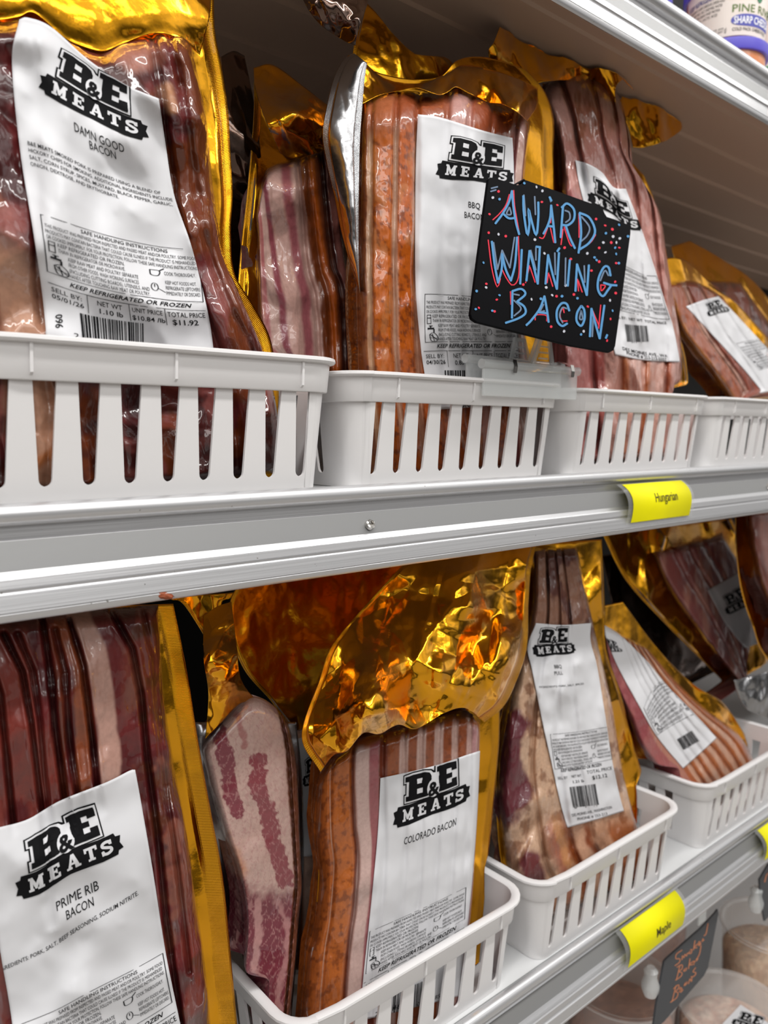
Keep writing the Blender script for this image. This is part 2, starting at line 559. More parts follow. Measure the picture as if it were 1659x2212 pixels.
def basket_mesh(W_=BW, D_=BD, H_=BH):
    """origin: front-left corner of the rim seen from the front, on the floor; returns wall and rim builders"""
    rad, th, draft = .018, .0018, .12
    zt, tw, bw_, zb_ = .0545, .0053, .0031, .0115
    wall, rim = MB(), MB()
    inset = .006 + draft * H_                     # bottom footprint inset

    def path_pt(s, z, off=0.0):
        """s runs around the rounded footprint, starting at the left end of the front"""
        x0, y0, x1, y1 = .006, .006, W_ - .006, D_ - .006
        lx, ly = x1 - x0 - 2 * rad, y1 - y0 - 2 * rad; arc = rad * math.pi / 2
        segs = [lx, arc, ly, arc, lx, arc, ly, arc]; tot = sum(segs); s = s % tot
        d = off - draft * (zt - z)
        i = 0
        while s > segs[i] + 1e-9: s -= segs[i]; i += 1
        cs = [(x1 - rad, y0 + rad, -90), (x1 - rad, y1 - rad, 0), (x0 + rad, y1 - rad, 90), (x0 + rad, y0 + rad, 180)]
        if i % 2 == 0:
            if i == 0: return (x0 + rad + s, y0 - d, z)
            if i == 2: return (x1 + d, y0 + rad + s, z)
            if i == 4: return (x1 - rad - s, y1 + d, z)
            return (x0 - d, y1 - rad - s, z)
        c = cs[i // 2]; q = math.radians(c[2]) + s / rad
        return (c[0] + (rad + d) * math.cos(q), c[1] + (rad + d) * math.sin(q), z)

    lx, ly, arc = W_ - .012 - 2 * rad, D_ - .012 - 2 * rad, rad * math.pi / 2
    # cells: list of (s0, s1, slot centre or None)
    cells = []
    s0 = 0
    pitch = .0204
    def straight(L_, first, n):
        nonlocal s0
        cur = s0
        c0 = s0 + first - pitch / 2
        if c0 > cur + 1e-6: cells.append((cur, c0, None))
        for k in range(n): cells.append((c0 + k * pitch, c0 + (k + 1) * pitch, c0 + (k + .5) * pitch))
        e = c0 + n * pitch
        if s0 + L_ > e + 1e-6: cells.append((e, s0 + L_, None))
        s0 += L_
    def corner():
        nonlocal s0
        for k in range(6): cells.append((s0 + arc * k / 6, s0 + arc * (k + 1) / 6, None))
        s0 += arc
    nf = 9 if W_ > .2 else 8
    straight(lx, lx - (nf - 1) * pitch - .004, nf); corner()
    ns = int((ly - .01) / pitch)
    straight(ly, (ly - (ns - 1) * pitch) / 2, ns); corner()
    straight(lx, lx - (nf - 1) * pitch - .004, nf); corner()
    straight(ly, (ly - (ns - 1) * pitch) / 2, ns); corner()
    tot = s0
    for off, flip in ((0, False), (-th, True)):
        def poly(pts):
            V = [path_pt(s, z, off) for s, z in pts]
            wall.add(V, [tuple(range(len(V)))[::-1 if flip else 1]])
        for a, c, sl in cells:
            if sl is None: poly([(a, 0), (c, 0), (c, zt), (a, zt)]); continue
            arcp = [(sl - bw_ * math.cos(q), zb_ - bw_ * math.sin(q)) for q in np.linspace(0, math.pi, 9)]
            poly([(a, 0), (sl, 0)] + [p for p in arcp[:5]][::-1] + [(a, zb_)])
            poly([(sl, 0), (c, 0), (c, zb_)] + [p for p in arcp[4:]][::-1])
            poly([(a, zb_), (sl - bw_, zb_), (sl - tw, zt), (a, zt)])
            poly([(sl + bw_, zb_), (c, zb_), (c, zt), (sl + tw, zt)])
    # thickness of the slot edges
    for a, c, sl in cells:
        if sl is None: continue
        arcp = [(sl - tw, zt)] + [(sl - bw_ * math.cos(q), zb_ - bw_ * math.sin(q)) for q in np.linspace(0, math.pi, 9)] + [(sl + tw, zt)]
        for p, q in zip(arcp, arcp[1:]):
            wall.add([path_pt(*p, 0), path_pt(*q, 0), path_pt(*q, -th), path_pt(*p, -th)], [(0, 1, 2, 3)])
    # floor
    samp = sorted({round(s, 6) for cc in cells for s in cc[:2]} - {round(tot, 6)})
    n = len(samp)
    for z_ in (.0, .002):
        V = [path_pt(s, z_, -.0001) for s in samp] + [(W_ / 2, D_ / 2, z_)]
        wall.add(V, [(i, (i + 1) % n, n) if z_ else ((i + 1) % n, i, n) for i in range(n)])
    # rim: a band standing proud of the wall with a rolled lip
    prof = [(0, zt - .0006), (.0022, zt - .0006), (.0026, zt), (.0026, H_ - .0034), (.0052, H_ - .0030), (.0060, H_ - .0020), (.0056, H_ - .0006), (.0044, H_), (.0006, H_), (-.0012, H_ - .001), (-th, zt - .0006)]
    k = len(prof)
    for j in range(n):
        s = samp[j]
        rim.V += [tuple(np.array(path_pt(s, zt, o_ + draft * (z_ - zt)))[:2]) + (z_,) for o_, z_ in prof]
    for j in range(n):
        for i in range(k):
            a, bq = j * k + i, ((j + 1) % n) * k + i
            rim.F.append((a, bq, ((j + 1) % n) * k + (i + 1) % k, j * k + (i + 1) % k))
    # little stiffening ribs under the lip
    for base_, L_ in ((0, lx), (lx + 2 * arc + ly, lx)):
        for f in (.09, .5, .955):
            s = base_ + L_ * f
            V = []
            for ds in (-.0007, .0007):
                for o_, z_ in ((.002, zt + .0008), (.0046, zt + .0025), (.0056, H_ - .0026), (.002, H_ - .0026)):
                    V.append(tuple(np.array(path_pt(s + ds, zt, o_))[:2]) + (z_,))
            rim.add(V, [(0, 1, 2, 3), (7, 6, 5, 4), (0, 4, 5, 1), (1, 5, 6, 2), (2, 6, 7, 3), (3, 7, 4, 0)])
    return wall, rim


PROTO = {}


def basket(x0, y0, deck, label, group, zs=1.0, rot=0):
    t = thing('plastic_basket', label, 'basket', (x0, y0, deck + .0003), group)
    if not PROTO:
        w, r = basket_mesh()
        for nm, mb in (('slotted_wall', w), ('rim', r)):
            o = mesh_obj(nm, mb.V, mb.F, PLASTIC, None, (0, 0, 0), smooth=True)
            bm = bmesh.new(); bm.from_mesh(o.data); bmesh.ops.remove_doubles(bm, verts=bm.verts, dist=.00004)
            bm.to_mesh(o.data); bm.free()
            o.data.set_sharp_from_angle(angle=math.radians(35))
            o.parent = t; PROTO[nm] = o
    else:
        for nm, o in PROTO.items():
            c = o.copy(); COL.objects.link(c); c.parent = t
    t.scale = (1, 1, zs); t.rotation_euler = (0, 0, math.radians(rot))
    return t


YF = .3688
GU, GL = 'baskets on the middle shelf', 'baskets on the lower shelf'
BOX = {}


def row(k, x0, y0, deck, label, group, zs=1.0, xs=1.0):
    t = basket(x0, y0, deck, label, group, zs); t.scale = (xs, 1, zs)
    BOX[k] = (x0, x0 + BW * xs, y0, y0 + BD, deck, BH * zs)


row('B1', .0640, YF - .001, DECK_MID, 'white slotted plastic basket on the middle shelf, nearest, at the left', GU, 1.08, 1.002)
row('B2', .2835, YF, DECK_MID, 'white slotted plastic basket on the middle shelf with the clear sign clip on its rim', GU, 1.0, .995)
row('B3', .5033, YF, DECK_MID, 'white slotted plastic basket on the middle shelf, just right of the sign clip', GU, .97, 1.035)
row('B4', .7320, YF, DECK_MID, 'white slotted plastic basket at the far right end of the middle shelf', GU, .97)
row('C1', .2375, YF + .0015, DECK_LOW, 'white slotted plastic basket on the lower shelf, nearest, holding the COLORADO BACON package', GL, 1.06, 1.045)
row('C2', .4750, YF - .001, DECK_LOW, 'white slotted plastic basket on the lower shelf, directly behind the yellow Maple tag', GL, 1.06, 1.037)
row('C3', .7480, YF, DECK_LOW, 'white slotted plastic basket on the lower shelf, farthest right', GL, 1.06, 1.037)
# ------------------------------------------------------------------ lettering
_TXT = {}


def text_mesh(s, bold=0.0, shear=0.0, serif=False, space=1.0):
    k = (s, bold, shear, space)
    if k in _TXT: return _TXT[k]
    c = bpy.data.curves.new('t', 'FONT'); c.body = s; c.size = 1; c.resolution_u = 2; c.offset = bold; c.shear = shear; c.space_character = space
    c.fill_mode = 'FRONT'
    o = bpy.data.objects.new('t', c); COL.objects.link(o)
    dg = bpy.context.evaluated_depsgraph_get(); dg.update()
    me = bpy.data.meshes.new_from_object(o.evaluated_get(dg))
    V = np.array([v.co[:2] for v in me.vertices]).reshape(-1, 2); F = [tuple(p.vertices) for p in me.polygons]
    bpy.data.objects.remove(o); bpy.data.curves.remove(c); bpy.data.meshes.remove(me)
    if len(V):
        V[:, 0] -= V[:, 0].min(); w = V[:, 0].max(); V[:, 0] /= w; V[:, 1] /= .70
    _TXT[k] = (V, F)
    return _TXT[k]


def cut(V, F, step):
    """split long edges so that lettering can follow a wavy surface"""
    bm = bmesh.new(); vs = [bm.verts.new((v[0], v[1], 0)) for v in V]
    for f in F:
        try: bm.faces.new([vs[i] for i in f])
        except ValueError: pass
    bm.normal_update(); bmesh.ops.triangulate(bm, faces=bm.faces[:])
    for ax in (0, 1):
        lo = min(v[ax] for v in V); hi = max(v[ax] for v in V); k = lo + step
        while k < hi:
            co = [0, 0, 0]; co[ax] = k; no = [0, 0, 0]; no[ax] = 1
            bmesh.ops.bisect_plane(bm, geom=bm.verts[:] + bm.edges[:] + bm.faces[:], plane_co=co, plane_no=no)
            k += step
    bm.verts.index_update()
    r = np.array([v.co[:2] for v in bm.verts]), [tuple(v.index for v in f.verts) for f in bm.faces]
    bm.free(); return r


def bars(rects):
    V = []; F = []
    for x0, y0, x1, y1 in rects:
        o = len(V); V += [(x0, y0), (x1, y0), (x1, y1), (x0, y1)]; F.append((o, o + 1, o + 2, o + 3))
    return np.array(V, float), F


def polys(ps):
    V = []; F = []
    for p in ps:
        o = len(V); V += list(p); F.append(tuple(range(o, o + len(p))))
    return np.array(V, float), F


def stroke(pts, w, closed=False):
    """a flat brush stroke along a polyline"""
    p = spline(pts, max(2, 6 * (len(pts) - 1) + 1)) if len(pts) > 2 else np.asarray(pts, float)
    t = np.gradient(p, axis=0); t /= np.linalg.norm(t, axis=1)[:, None] + 1e-12
    n = np.stack([-t[:, 1], t[:, 0]], 1) * w / 2
    V = []
    cap = [p[0] - n[0] * .7 - t[0] * w * .32, p[0] + n[0] * .7 - t[0] * w * .32]
    L = [cap[0]] + list(p - n) + [p[-1] - n[-1] * .7 + t[-1] * w * .32]
    R = [cap[1]] + list(p + n) + [p[-1] + n[-1] * .7 + t[-1] * w * .32]
    k = len(L); V = L + R
    return np.array(V), [(i, i + 1, k + i + 1, k + i) for i in range(k - 1)]


# the shop's emblem on a 100 x 62 field, y up ---------------------------------
BANNER = [(6, 1), (20, 0), (50, 2.5), (80, 0), (94, 1), (95.2, 5), (100, 6), (98, 13), (100, 20), (95.5, 21), (94.5, 25), (80, 24.5), (50, 27), (20, 24.5), (5.5, 25), (4.5, 21), (0, 20), (2, 13), (0, 6), (4.8, 5)]
OUTL = [(12.5, 25.5), (86.5, 25.5), (86.5, 65), (70, 66.5), (52.5, 65.5), (52.5, 58), (49, 61), (40, 63), (24, 63), (11.5, 61), (11.5, 49), (15, 49), (15, 38), (12.5, 38)]
INL = [(14, 27), (85, 27), (85, 63.5), (70, 65), (54, 64), (54, 55.5), (51, 56), (48, 59.5), (40, 61.5), (24, 61.5), (13, 59.7), (13, 50.5), (16.5, 50.5), (16.5, 36.5), (14, 36.5)]
LB = [(16, 29), (43, 29), (47, 31), (49.5, 35), (49.5, 40), (45, 44.5), (48.5, 48), (48.5, 53), (46, 57.5), (40, 59.6), (24, 59.6), (15, 58), (15, 52), (19, 52), (19, 35), (16, 35)]
LE = [(55, 29), (83, 29), (83, 40.5), (75.5, 40.5), (75.5, 36), (69, 36), (69, 42.5), (76, 42.5), (76, 49), (69, 49), (69, 55.5), (75.5, 55.5), (75.5, 51.5), (83, 51.5), (83, 61.8), (70, 63.2), (55.5, 62.2), (55.5, 55.5), (59, 55.5), (59, 36), (55, 36)]
BH1 = [(29, 35.5), (37.5, 35.5), (37.5, 41.5), (29, 41.5)]
BH2 = [(29, 47.5), (36.5, 47.5), (36.5, 53.5), (29, 53.5)]
AMPBG = [(51 + 8.6 * math.cos(q), 37 + 11.5 * math.sin(q)) for q in np.linspace(0, 2 * math.pi, 20, endpoint=False)]
MEATL = [
    [(0, 0, 5, 2.4), (1.3, 0, 4, 14), (0, 11.6, 3.6, 14), (8.4, 0, 14, 2.4), (9.7, 0, 12.7, 14), (10.2, 11.6, 14, 14)],
    [(0, 0, 11, 2.4), (1.5, 0, 5, 14), (0, 11.6, 11, 14), (8.8, 0, 11, 4.6), (8.8, 9.6, 11, 14), (4, 6, 8.2, 8.2), (7, 4.9, 8.4, 9.4)],
    [(0, 0, 5, 2.2), (7.6, 0, 13, 2.2), (3.5, 3.9, 9, 5.9)],
    [(0, 11.4, 12, 14), (4.3, 0, 7.7, 14), (2.8, 0, 9.2, 2.2), (0, 9.2, 2, 14), (10, 9.2, 12, 14)], []]
MEATX = [12, 31, 48, 65, 80]


def emblem():
    L = []                                    # (verts, faces, layer, material)
    L.append((*polys([OUTL, BANNER]), 0, INK))
    L.append((*polys([INL]), 1, WHITEINK))
    L.append((*polys([LB, LE]), 2, INK))
    L.append((*polys([BH1, BH2, AMPBG]), 3, WHITEINK))
    V, F = text_mesh('&', .03); V = V.copy(); V[:, 0] = 43.5 + V[:, 0] * 15; V[:, 1] = 28 + V[:, 1] * 17
    L.append((V, F, 4, INK))
    Vs = []; Fs = []
    for i, x in enumerate(MEATX):
        yo = 5.6 + (1.6 - abs(i - 2) * .7)
        V, F = bars(MEATL[i]) if MEATL[i] else (np.zeros((0, 2)), [])
        P = []
        if i == 0: P = [[(1.3, 14), (3.8, 14), (7.6, 6), (7.6, 1.6), (6.2, 1.6)], [(12.7, 14), (10.2, 14), (6.4, 6), (6.4, 1.6), (7.8, 1.6)]]
        if i == 2: P = [[(1.2, 1.4), (3.5, 1.4), (7.4, 14), (5, 14)], [(8.2, 1.4), (11.8, 1.4), (8, 14), (4.8, 14)]]
        if P:
            a, f = polys(P); F = F + [tuple(j + len(V) for j in g) for g in f]; V = np.vstack([V, a])
        if i == 4:
            V, F = stroke([(9.4, 10.4), (8.6, 12.4), (5.5, 12.9), (2.4, 11.6), (2.3, 9), (5.5, 7.3), (9, 5.6), (9, 2.8), (5.5, 1.1), (2.2, 1.8), (1.4, 4)], 2.9)
            a, f = bars([(0.2, 0, 1.8, 4.6), (9.2, 9.4, 10.8, 14)]); F = F + [tuple(j + len(V) for j in g) for g in f]; V = np.vstack([V, a])
        V = V.copy(); V[:, 0] += x - (0 if i else .5); V[:, 1] = V[:, 1] * 1.05 + yo
        o = len(Vs); Vs += V.tolist(); Fs += [tuple(j + o for j in g) for g in F]
    L.append((np.array(Vs), Fs, 1, WHITEINK))
    out = []
    for V, F, l, m in L:
        V, F = cut(np.asarray(V, float), F, 2.0)
        V = V.copy(); V[:, 0] /= 100; V[:, 1] = 1 - V[:, 1] / 67
        out.append((V, F, l, m))
    return out


EMBLEM = emblem()

BLOCK = None


def text_rows(rows):
    """rows of (string, a0, b0, a1, cap height, bold, shear) on a unit field with b downwards"""
    Vs = []; Fs = []
    for s, a0, b0, a1, h, bo, sh in rows:
        V, F = text_mesh(s, bo, sh); V = V.copy()
        X = a0 + V[:, 0] * (a1 - a0); Y = b0 - V[:, 1] * h
        o = len(Vs); Vs += np.stack([X, Y], 1).tolist(); Fs += [tuple(j + o for j in f) for f in F]
    return np.array(Vs), Fs


def join(parts):
    Vs = []; Fs = []
    for V, F in parts:
        o = len(Vs); Vs += np.asarray(V).tolist(); Fs += [tuple(j + o for j in f) for f in F]
    return np.array(Vs), Fs


def frame_bars(t=.006):
    return cutbars([(0, 0, 1, t * 1.5), (0, 1 - t * 1.5, 1, 1), (0, 0, t, 1), (1 - t, 0, 1, 1)])


def cutbars(rects):
    V, F = bars(rects); return cut(V, F, .07)


def foot_block(date, wt, unit, total):
    R = [('KEEP REFRIGERATED OR FROZEN', .14, .17, .92, .17, .016, .35), ('SELL BY:', .02, .60, .21, .17, 0, 0), (date, .02, .86, .22, .17, .008, 0), ('NET WT', .31, .60, .47, .19, 0, 0), (wt, .32, .90, .47, .19, .008, 0),
         ('UNIT PRICE', .535, .60, .725, .19, 0, 0), (unit, .53, .92, .735, .19, .008, 0), ('TOTAL PRICE', .755, .62, .99, .21, 0, 0), (total, .78, .96, .94, .23, .01, 0)]
    return join([text_rows(R), cutbars([(0, .29, 1, .31), (.245, .31, .249, 1), (.515, .31, .519, 1), (.74, .31, .744, 1)])])


def safe_block():
    R = [('SAFE HANDLING INSTRUCTIONS', .25, .105, .81, .065, .004, 0),
         ('THIS PRODUCT WAS PREPARED FROM INSPECTED AND PASSED MEAT AND/OR POULTRY. SOME FOOD', .02, .205, .985, .062, 0, 0),
         ('PRODUCTS MAY CONTAIN BACTERIA THAT COULD CAUSE ILLNESS IF THE PRODUCT IS MISHANDLED', .02, .30, .975, .062, 0, 0),
         ('OR COOKED IMPROPERLY. FOR YOUR PROTECTION, FOLLOW THESE SAFE HANDLING INSTRUCTIONS.', .02, .395, .985, .062, 0, 0),
         ('KEEP REFRIGERATED OR FROZEN.', .085, .49, .52, .066, 0, 0),
         ('THAW IN REFRIGERATOR OR MICROWAVE.', .085, .585, .52, .066, 0, 0),
         ('KEEP RAW MEAT AND POULTRY SEPARATE', .145, .685, .60, .066, 0, 0),
         ('FROM OTHER FOODS. WASH WORKING SURFACES', .145, .78, .60, .066, 0, 0),
         ('(INCLUDING CUTTING BOARDS), UTENSILS, AND', .145, .875, .665, .066, 0, 0),
         ('HANDS AFTER TOUCHING RAW MEAT OR POULTRY.', .145, .965, .665, .066, 0, 0),
         ('COOK THOROUGHLY.', .77, .535, .965, .066, 0, 0),
         ('KEEP HOT FOODS HOT.', .77, .70, .965, .066, 0, 0),
         ('REFRIGERATE LEFTOVERS', .77, .80, .985, .066, 0, 0),
         ('IMMEDIATELY OR DISCARD.', .77, .90, .985, .066, 0, 0)]
    P = [text_rows(R), frame_bars()]
    fr = lambda x0, y0, x1, y1, t=.006: bars([(x0, y0, x1, y0 + t * 2), (x0, y1 - t * 2, x1, y1), (x0, y0, x0 + t, y1), (x1 - t, y0, x1, y1)])
    P += [fr(.025, .43, .07, .62), bars([(.025, .49, .07, .505)])]                         # refrigerator
    P += [bars([(.03, .70, .10, .735), (.055, .66, .07, .70), (.045, .655, .085, .668), (.09, .73, .105, .80)])]   # tap
    for q in ((.06, .84, .12, .93), (.07, .86, .13, .95), (.08, .83, .10, .97), (.05, .90, .14, .92)):
        P.append(stroke([q[:2], q[2:]], .008))
    P.append(stroke([(.05, .84), (.09, .80), (.135, .88), (.13, .97), (.07, .97), (.05, .84)], .008))              # hands
    P += [stroke([(.68, .47), (.74, .47), (.73, .56), (.685, .56), (.68, .47)], .008), stroke([(.74, .47), (.77, .42)], .01)]    # pan
    P += [stroke([(.70 + .022 * math.cos(q), .78 + .07 * math.sin(q)) for q in np.linspace(0, 2 * math.pi, 9)], .006), stroke([(.72, .80), (.765, .86)], .006), stroke([(.70, .78), (.70, .73)], .006)]
    return join(P)


def barcode(seed=1):
    r = np.random.RandomState(seed); x = 0; R = []
    while x < 1:
        w = r.choice([.011, .02, .03]); R.append((x, 0, min(x + w, 1), 1 if r.rand() > .08 else 1.07)); x += w + r.choice([.011, .018, .028])
    return cut(*bars(R), .13)


SAFE = safe_block()


# ------------------------------------------------------------------ a package: sheet, slab and label


class Pack:
    def __init__(s, label, px, Y, lean=0, yaw=0, cat='bacon package', group=None, box=None):
        s.pl = Plane(px, Y, lean, yaw); s.box = box
        s.t = thing('bacon_package', label, cat, s.pl.O, group)

    def keep(s, P, m=0.0):
        """stay inside the basket the package stands in, resting on its floor"""
        if not s.box: return P
        x0, x1, y0, y1, dk, bh = BOX[s.box]; P = np.array(P); sh = P.shape; P = P.reshape(-1, 3)
        P[:, 2] = np.clip(P[:, 2], dk + .0036 + m, CZ + (Z_UP + .0175 if dk > CZ - .2 else Z_MID + .0055))
        zr_ = np.clip((P[:, 2] - dk) / bh * BH, 0, BH); ins = .0100 + .12 * np.clip(.0545 - zr_, 0, 1) + m
        w = (1 - sstep(bh + .004, bh + .020, P[:, 2] - dk))
        for ax, lo, hi in ((0, x0, x1), (1, y0, y1)):
            c = np.clip(P[:, ax], lo + ins, hi - ins); P[:, ax] = P[:, ax] * (1 - w) + c * w
        return P.reshape(sh)

    def sheet(s, L, R, T=None, B=None, h=0, crumple=.0, seed=1, n=40, fs=.03, nu=90, nv=120, seal=.0, name='gold_foil', m=None, back=None, hf=None, label=None, soft=.0, fine=None, pin=False):
        S = coons(L, R, T, B, nu, nv)
        U, V = np.meshgrid(np.linspace(0, 1, nu), np.linspace(0, 1, nv))
        P0 = s.pl.hit(S.reshape(-1, 2)); X = ((P0 - s.pl.O) @ s.pl.R).reshape(nv, nu); Z = ((P0 - s.pl.O) @ s.pl.U).reshape(nv, nu)
        H = np.full((nv, nu), float(h))
        if hf is not None: H = H + hf(U, V)
        edge = np.minimum.reduce([U, 1 - U]) * max(.02, np.ptp(X))
        sl = 1 - sstep(seal * .8, seal, edge) if seal else np.zeros_like(U)
        pn = 1 - .6 * sstep(.6, 1, V) if pin else 1.0
        if crumple:
            H = H + folds(X, Z, n, seed, fs) * crumple * (1 - .75 * sl) * pn
            H = H + (fbm(X * 25, Z * 25, seed) - .5) * .006 * crumple / .3
        if fine: H = H + folds(X, Z, fine[0], seed + 70, fine[1]) * fine[2] * (1 - .75 * sl)
        if pin: H = .024 * np.tanh(H / .024)
        if soft: H = H + (fbm(X * 18, Z * 9, seed + 5) - .5) * soft
        P = s.keep(s.pl.hit(S.reshape(-1, 2), H)).reshape(nv, nu, 3)
        return sheet(name, P, s.pl.N, m or GOLD, s.t, back=back or SILVER, seal=sl, label=label)

    def slab(s, L, R, T=None, B=None, thick=.03, el=.1, er=.05, et=.05, eb=.02, ridges=(), rd=.002, rw=.02, lump=.0, lumps=30.0, wr=.0006, colf=None, seed=1, nu=150, nv=200, name='bacon_slab', base=0.0, hf=None, rmin=.0, fold=.07):
        S = coons(L, R, T, B, nu, nv)
        U, V = np.meshgrid(np.linspace(0, 1, nu), np.linspace(0, 1, nv))
        P0 = s.pl.hit(S.reshape(-1, 2)); X = ((P0 - s.pl.O) @ s.pl.R).reshape(nv, nu); Z = ((P0 - s.pl.O) @ s.pl.U).reshape(nv, nu)
        prof = lambda x, e: np.sqrt(np.clip(1 - (1 - np.clip(x / e, 0, 1)) ** 2, 0, 1)) if e > 0 else np.ones_like(x)
        H = thick * prof(U, el) * (rmin + (1 - rmin) * prof(1 - U, er)) * prof(V, et) * prof(1 - V, eb)
        wu = U + (fbm(U * 3, V * 4, seed + 9) - .5) * .03
        for r in ridges:
            c = r[0] + ((r[1] - r[0]) * V if len(r) > 1 else 0)
            d = rd * (r[2] if len(r) > 2 else 1)
            H = H - d * np.exp(-((wu - c) / rw) ** 2) * prof(U, el * .5)
        if lump: H = H + (fbm(X * lumps, Z * lumps, seed, 3) - .5) * 2 * lump * prof(U, .1) * prof(V, .1)
        H = H + (1 - np.abs(2 * fbm(X * 120, Z * 45, seed + 3, 3) - 1)) * wr
        H = H + folds(X, Z, 110, seed + 40, .016, .05) * wr / .0006 * fold * (.3 + .7 * prof(V, .2))
        if hf is not None: H = H + hf(U, V)
        H = np.maximum(H, .0006) + base
        P = s.pl.hit(S.reshape(-1, 2), H)
        Bs = s.keep(P - s.pl.N * H.reshape(-1, 1)).reshape(nv, nu, 3); P = s.keep(P).reshape(nv, nu, 3)
        cols = colf(U, V, S[..., 0], S[..., 1], X, Z) if colf else None
        o = solid(name, P, Bs, MEAT, s.t, cols=np.clip(cols, 0, 1))
        if not hasattr(s, 'bv'): s.bv = []
        F = [tuple(int(i) for i in f) for f in grid_faces(nv, nu)]
        s.bv.append(BVHTree.FromPolygons([Vector(p) for p in P.reshape(-1, 3)], F))
        return o

    def label(s, L, R, T=None, B=None, nu=60, nv=110, smooth=6, wave=.0012, seed=1, lift=.0009, fallback=.02, dents=(), hmin=None):
        S = coons(L, R, T, B, nu, nv)
        d = rays(S.reshape(-1, 2)); ln = np.linalg.norm(d, axis=1)
        t = np.full(len(d), np.nan)
        for i, v in enumerate(d):
            for bv in s.bv:
                hit = bv.ray_cast(Vector(C0), Vector(v / ln[i]))
                if hit[3] is not None: t[i] = hit[3] if np.isnan(t[i]) else min(t[i], hit[3])
        fb = np.linalg.norm(s.pl.hit(S.reshape(-1, 2), fallback) - C0, axis=1)
        t = np.where(np.isnan(t), fb, t).reshape(nv, nu)
        if hmin is not None: t = np.minimum(t, np.linalg.norm(s.pl.hit(S.reshape(-1, 2), hmin) - C0, axis=1).reshape(nv, nu))
        raw = t.copy()
        for k in range(smooth):
            q = np.pad(t, 1, mode='edge')
            t = (q[:-2, 1:-1] + q[2:, 1:-1] + q[1:-1, :-2] + q[1:-1, 2:] + 2 * t) / 6
            t = np.minimum(t, raw + .0004)
        U, V = np.meshgrid(np.linspace(0, 1, nu), np.linspace(0, 1, nv))
        t = t - lift - wave * fbm(U * 3.5, V * 6, seed, 3)
        for (u, v, ru, rv, dd) in dents: t = t + dd * np.exp(-((U - u) / ru) ** 2 - ((V - v) / rv) ** 2)
        t = np.minimum(t, raw - lift * .6)
        P = s.keep(C0 + d * (t.reshape(-1, 1) / ln[:, None]), -.0013).reshape(nv, nu, 3)
        s.L_S, s.L_P = S, P
        s.prints = {}
        s.lab = sheet('label', P, s.pl.N, PAPER, s.t, thick=.0002, back=PAPER, label=None)
        return s.lab

    # printing on the label -------------------------------------------------
    def uv(s, p):
        S = s.L_S; nv, nu = S.shape[:2]
        p = np.asarray(p, float).reshape(-1, 2); out = []
        for q in p:
            k = np.argmin(((S - q) ** 2).sum(-1)); j, i = divmod(k, nu)
            u, v = float(i), float(j)
            for it in range(6):
                i0, j0 = int(np.clip(u, 0, nu - 2)), int(np.clip(v, 0, nv - 2)); fu, fv = u - i0, v - j0
                a, b_, c, d = S[j0, i0], S[j0, i0 + 1], S[j0 + 1, i0], S[j0 + 1, i0 + 1]
                P = a * (1 - fu) * (1 - fv) + b_ * fu * (1 - fv) + c * (1 - fu) * fv + d * fu * fv
                J = np.stack([(b_ - a) * (1 - fv) + (d - c) * fv, (c - a) * (1 - fu) + (d - b_) * fu], 1)
                du = np.linalg.solve(J, q - P); u += du[0]; v += du[1]
            out.append((u, v))
        return np.array(out)

    def at(s, g, off):
        P = s.L_P; nv, nu = P.shape[:2]
        u, v = g[:, 0], g[:, 1]
        keep = (u > -.5) & (u < nu - .5) & (v > -.5) & (v < nv - .5)
        i = np.clip(u.astype(int), 0, nu - 2); j = np.clip(v.astype(int), 0, nv - 2)
        fu = np.clip(u - i, 0, 1)[:, None]; fv = np.clip(v - j, 0, 1)[:, None]
        Q = P[j, i] * (1 - fu) * (1 - fv) + P[j, i + 1] * fu * (1 - fv) + P[j + 1, i] * (1 - fu) * fv + P[j + 1, i + 1] * fu * fv
        d = C0 - Q; d /= np.linalg.norm(d, axis=1)[:, None]
        n = np.cross(P[j + 1, i] - P[j, i], P[j, i + 1] - P[j, i]); n /= np.linalg.norm(n, axis=1)[:, None] + 1e-12
        n *= np.sign((n * d).sum(1))[:, None]
        return Q + n * off, keep

    def put(s, V, F, quad, m=INK, layer=0, part='handling_panel'):
        """V on a unit field (b downwards) laid into a quad of photo positions TL TR BR BL"""
        g = s.uv(quad); a, b_ = V[:, :1], V[:, 1:2]
        G = g[0] * (1 - a) * (1 - b_) + g[1] * a * (1 - b_) + g[2] * a * b_ + g[3] * (1 - a) * b_
        Q, keep = s.at(G, .00028 + .00024 * layer)
        F = [f for f in F if all(keep[i] for i in f)]
        s.prints.setdefault((part, m.name), []).append((Q, F))

    def para(s, lines, p0, p1, dpx, hpx, part='ingredients_text', m=GREYINK):
        """several rows kept parallel to the first"""
        g0, g1 = s.uv([p0, p1]); S = s.L_S; j, i = int(g0[1]), int(np.clip(g0[0], 0, S.shape[1] - 2)); pv = np.linalg.norm(S[j + 1, i] - S[j, i])
        for k, (st, fr) in enumerate(lines):
            V, F = text_mesh(st, .004); G = g0 + (g1 - g0) * V[:, :1] * fr + np.array([0, 1]) * (k * dpx / pv - V[:, 1:2] * hpx / pv)
            Q, keep = s.at(G, .00028); s.prints.setdefault((part, m.name), []).append((Q, [f for f in F if all(keep[q] for q in f)]))

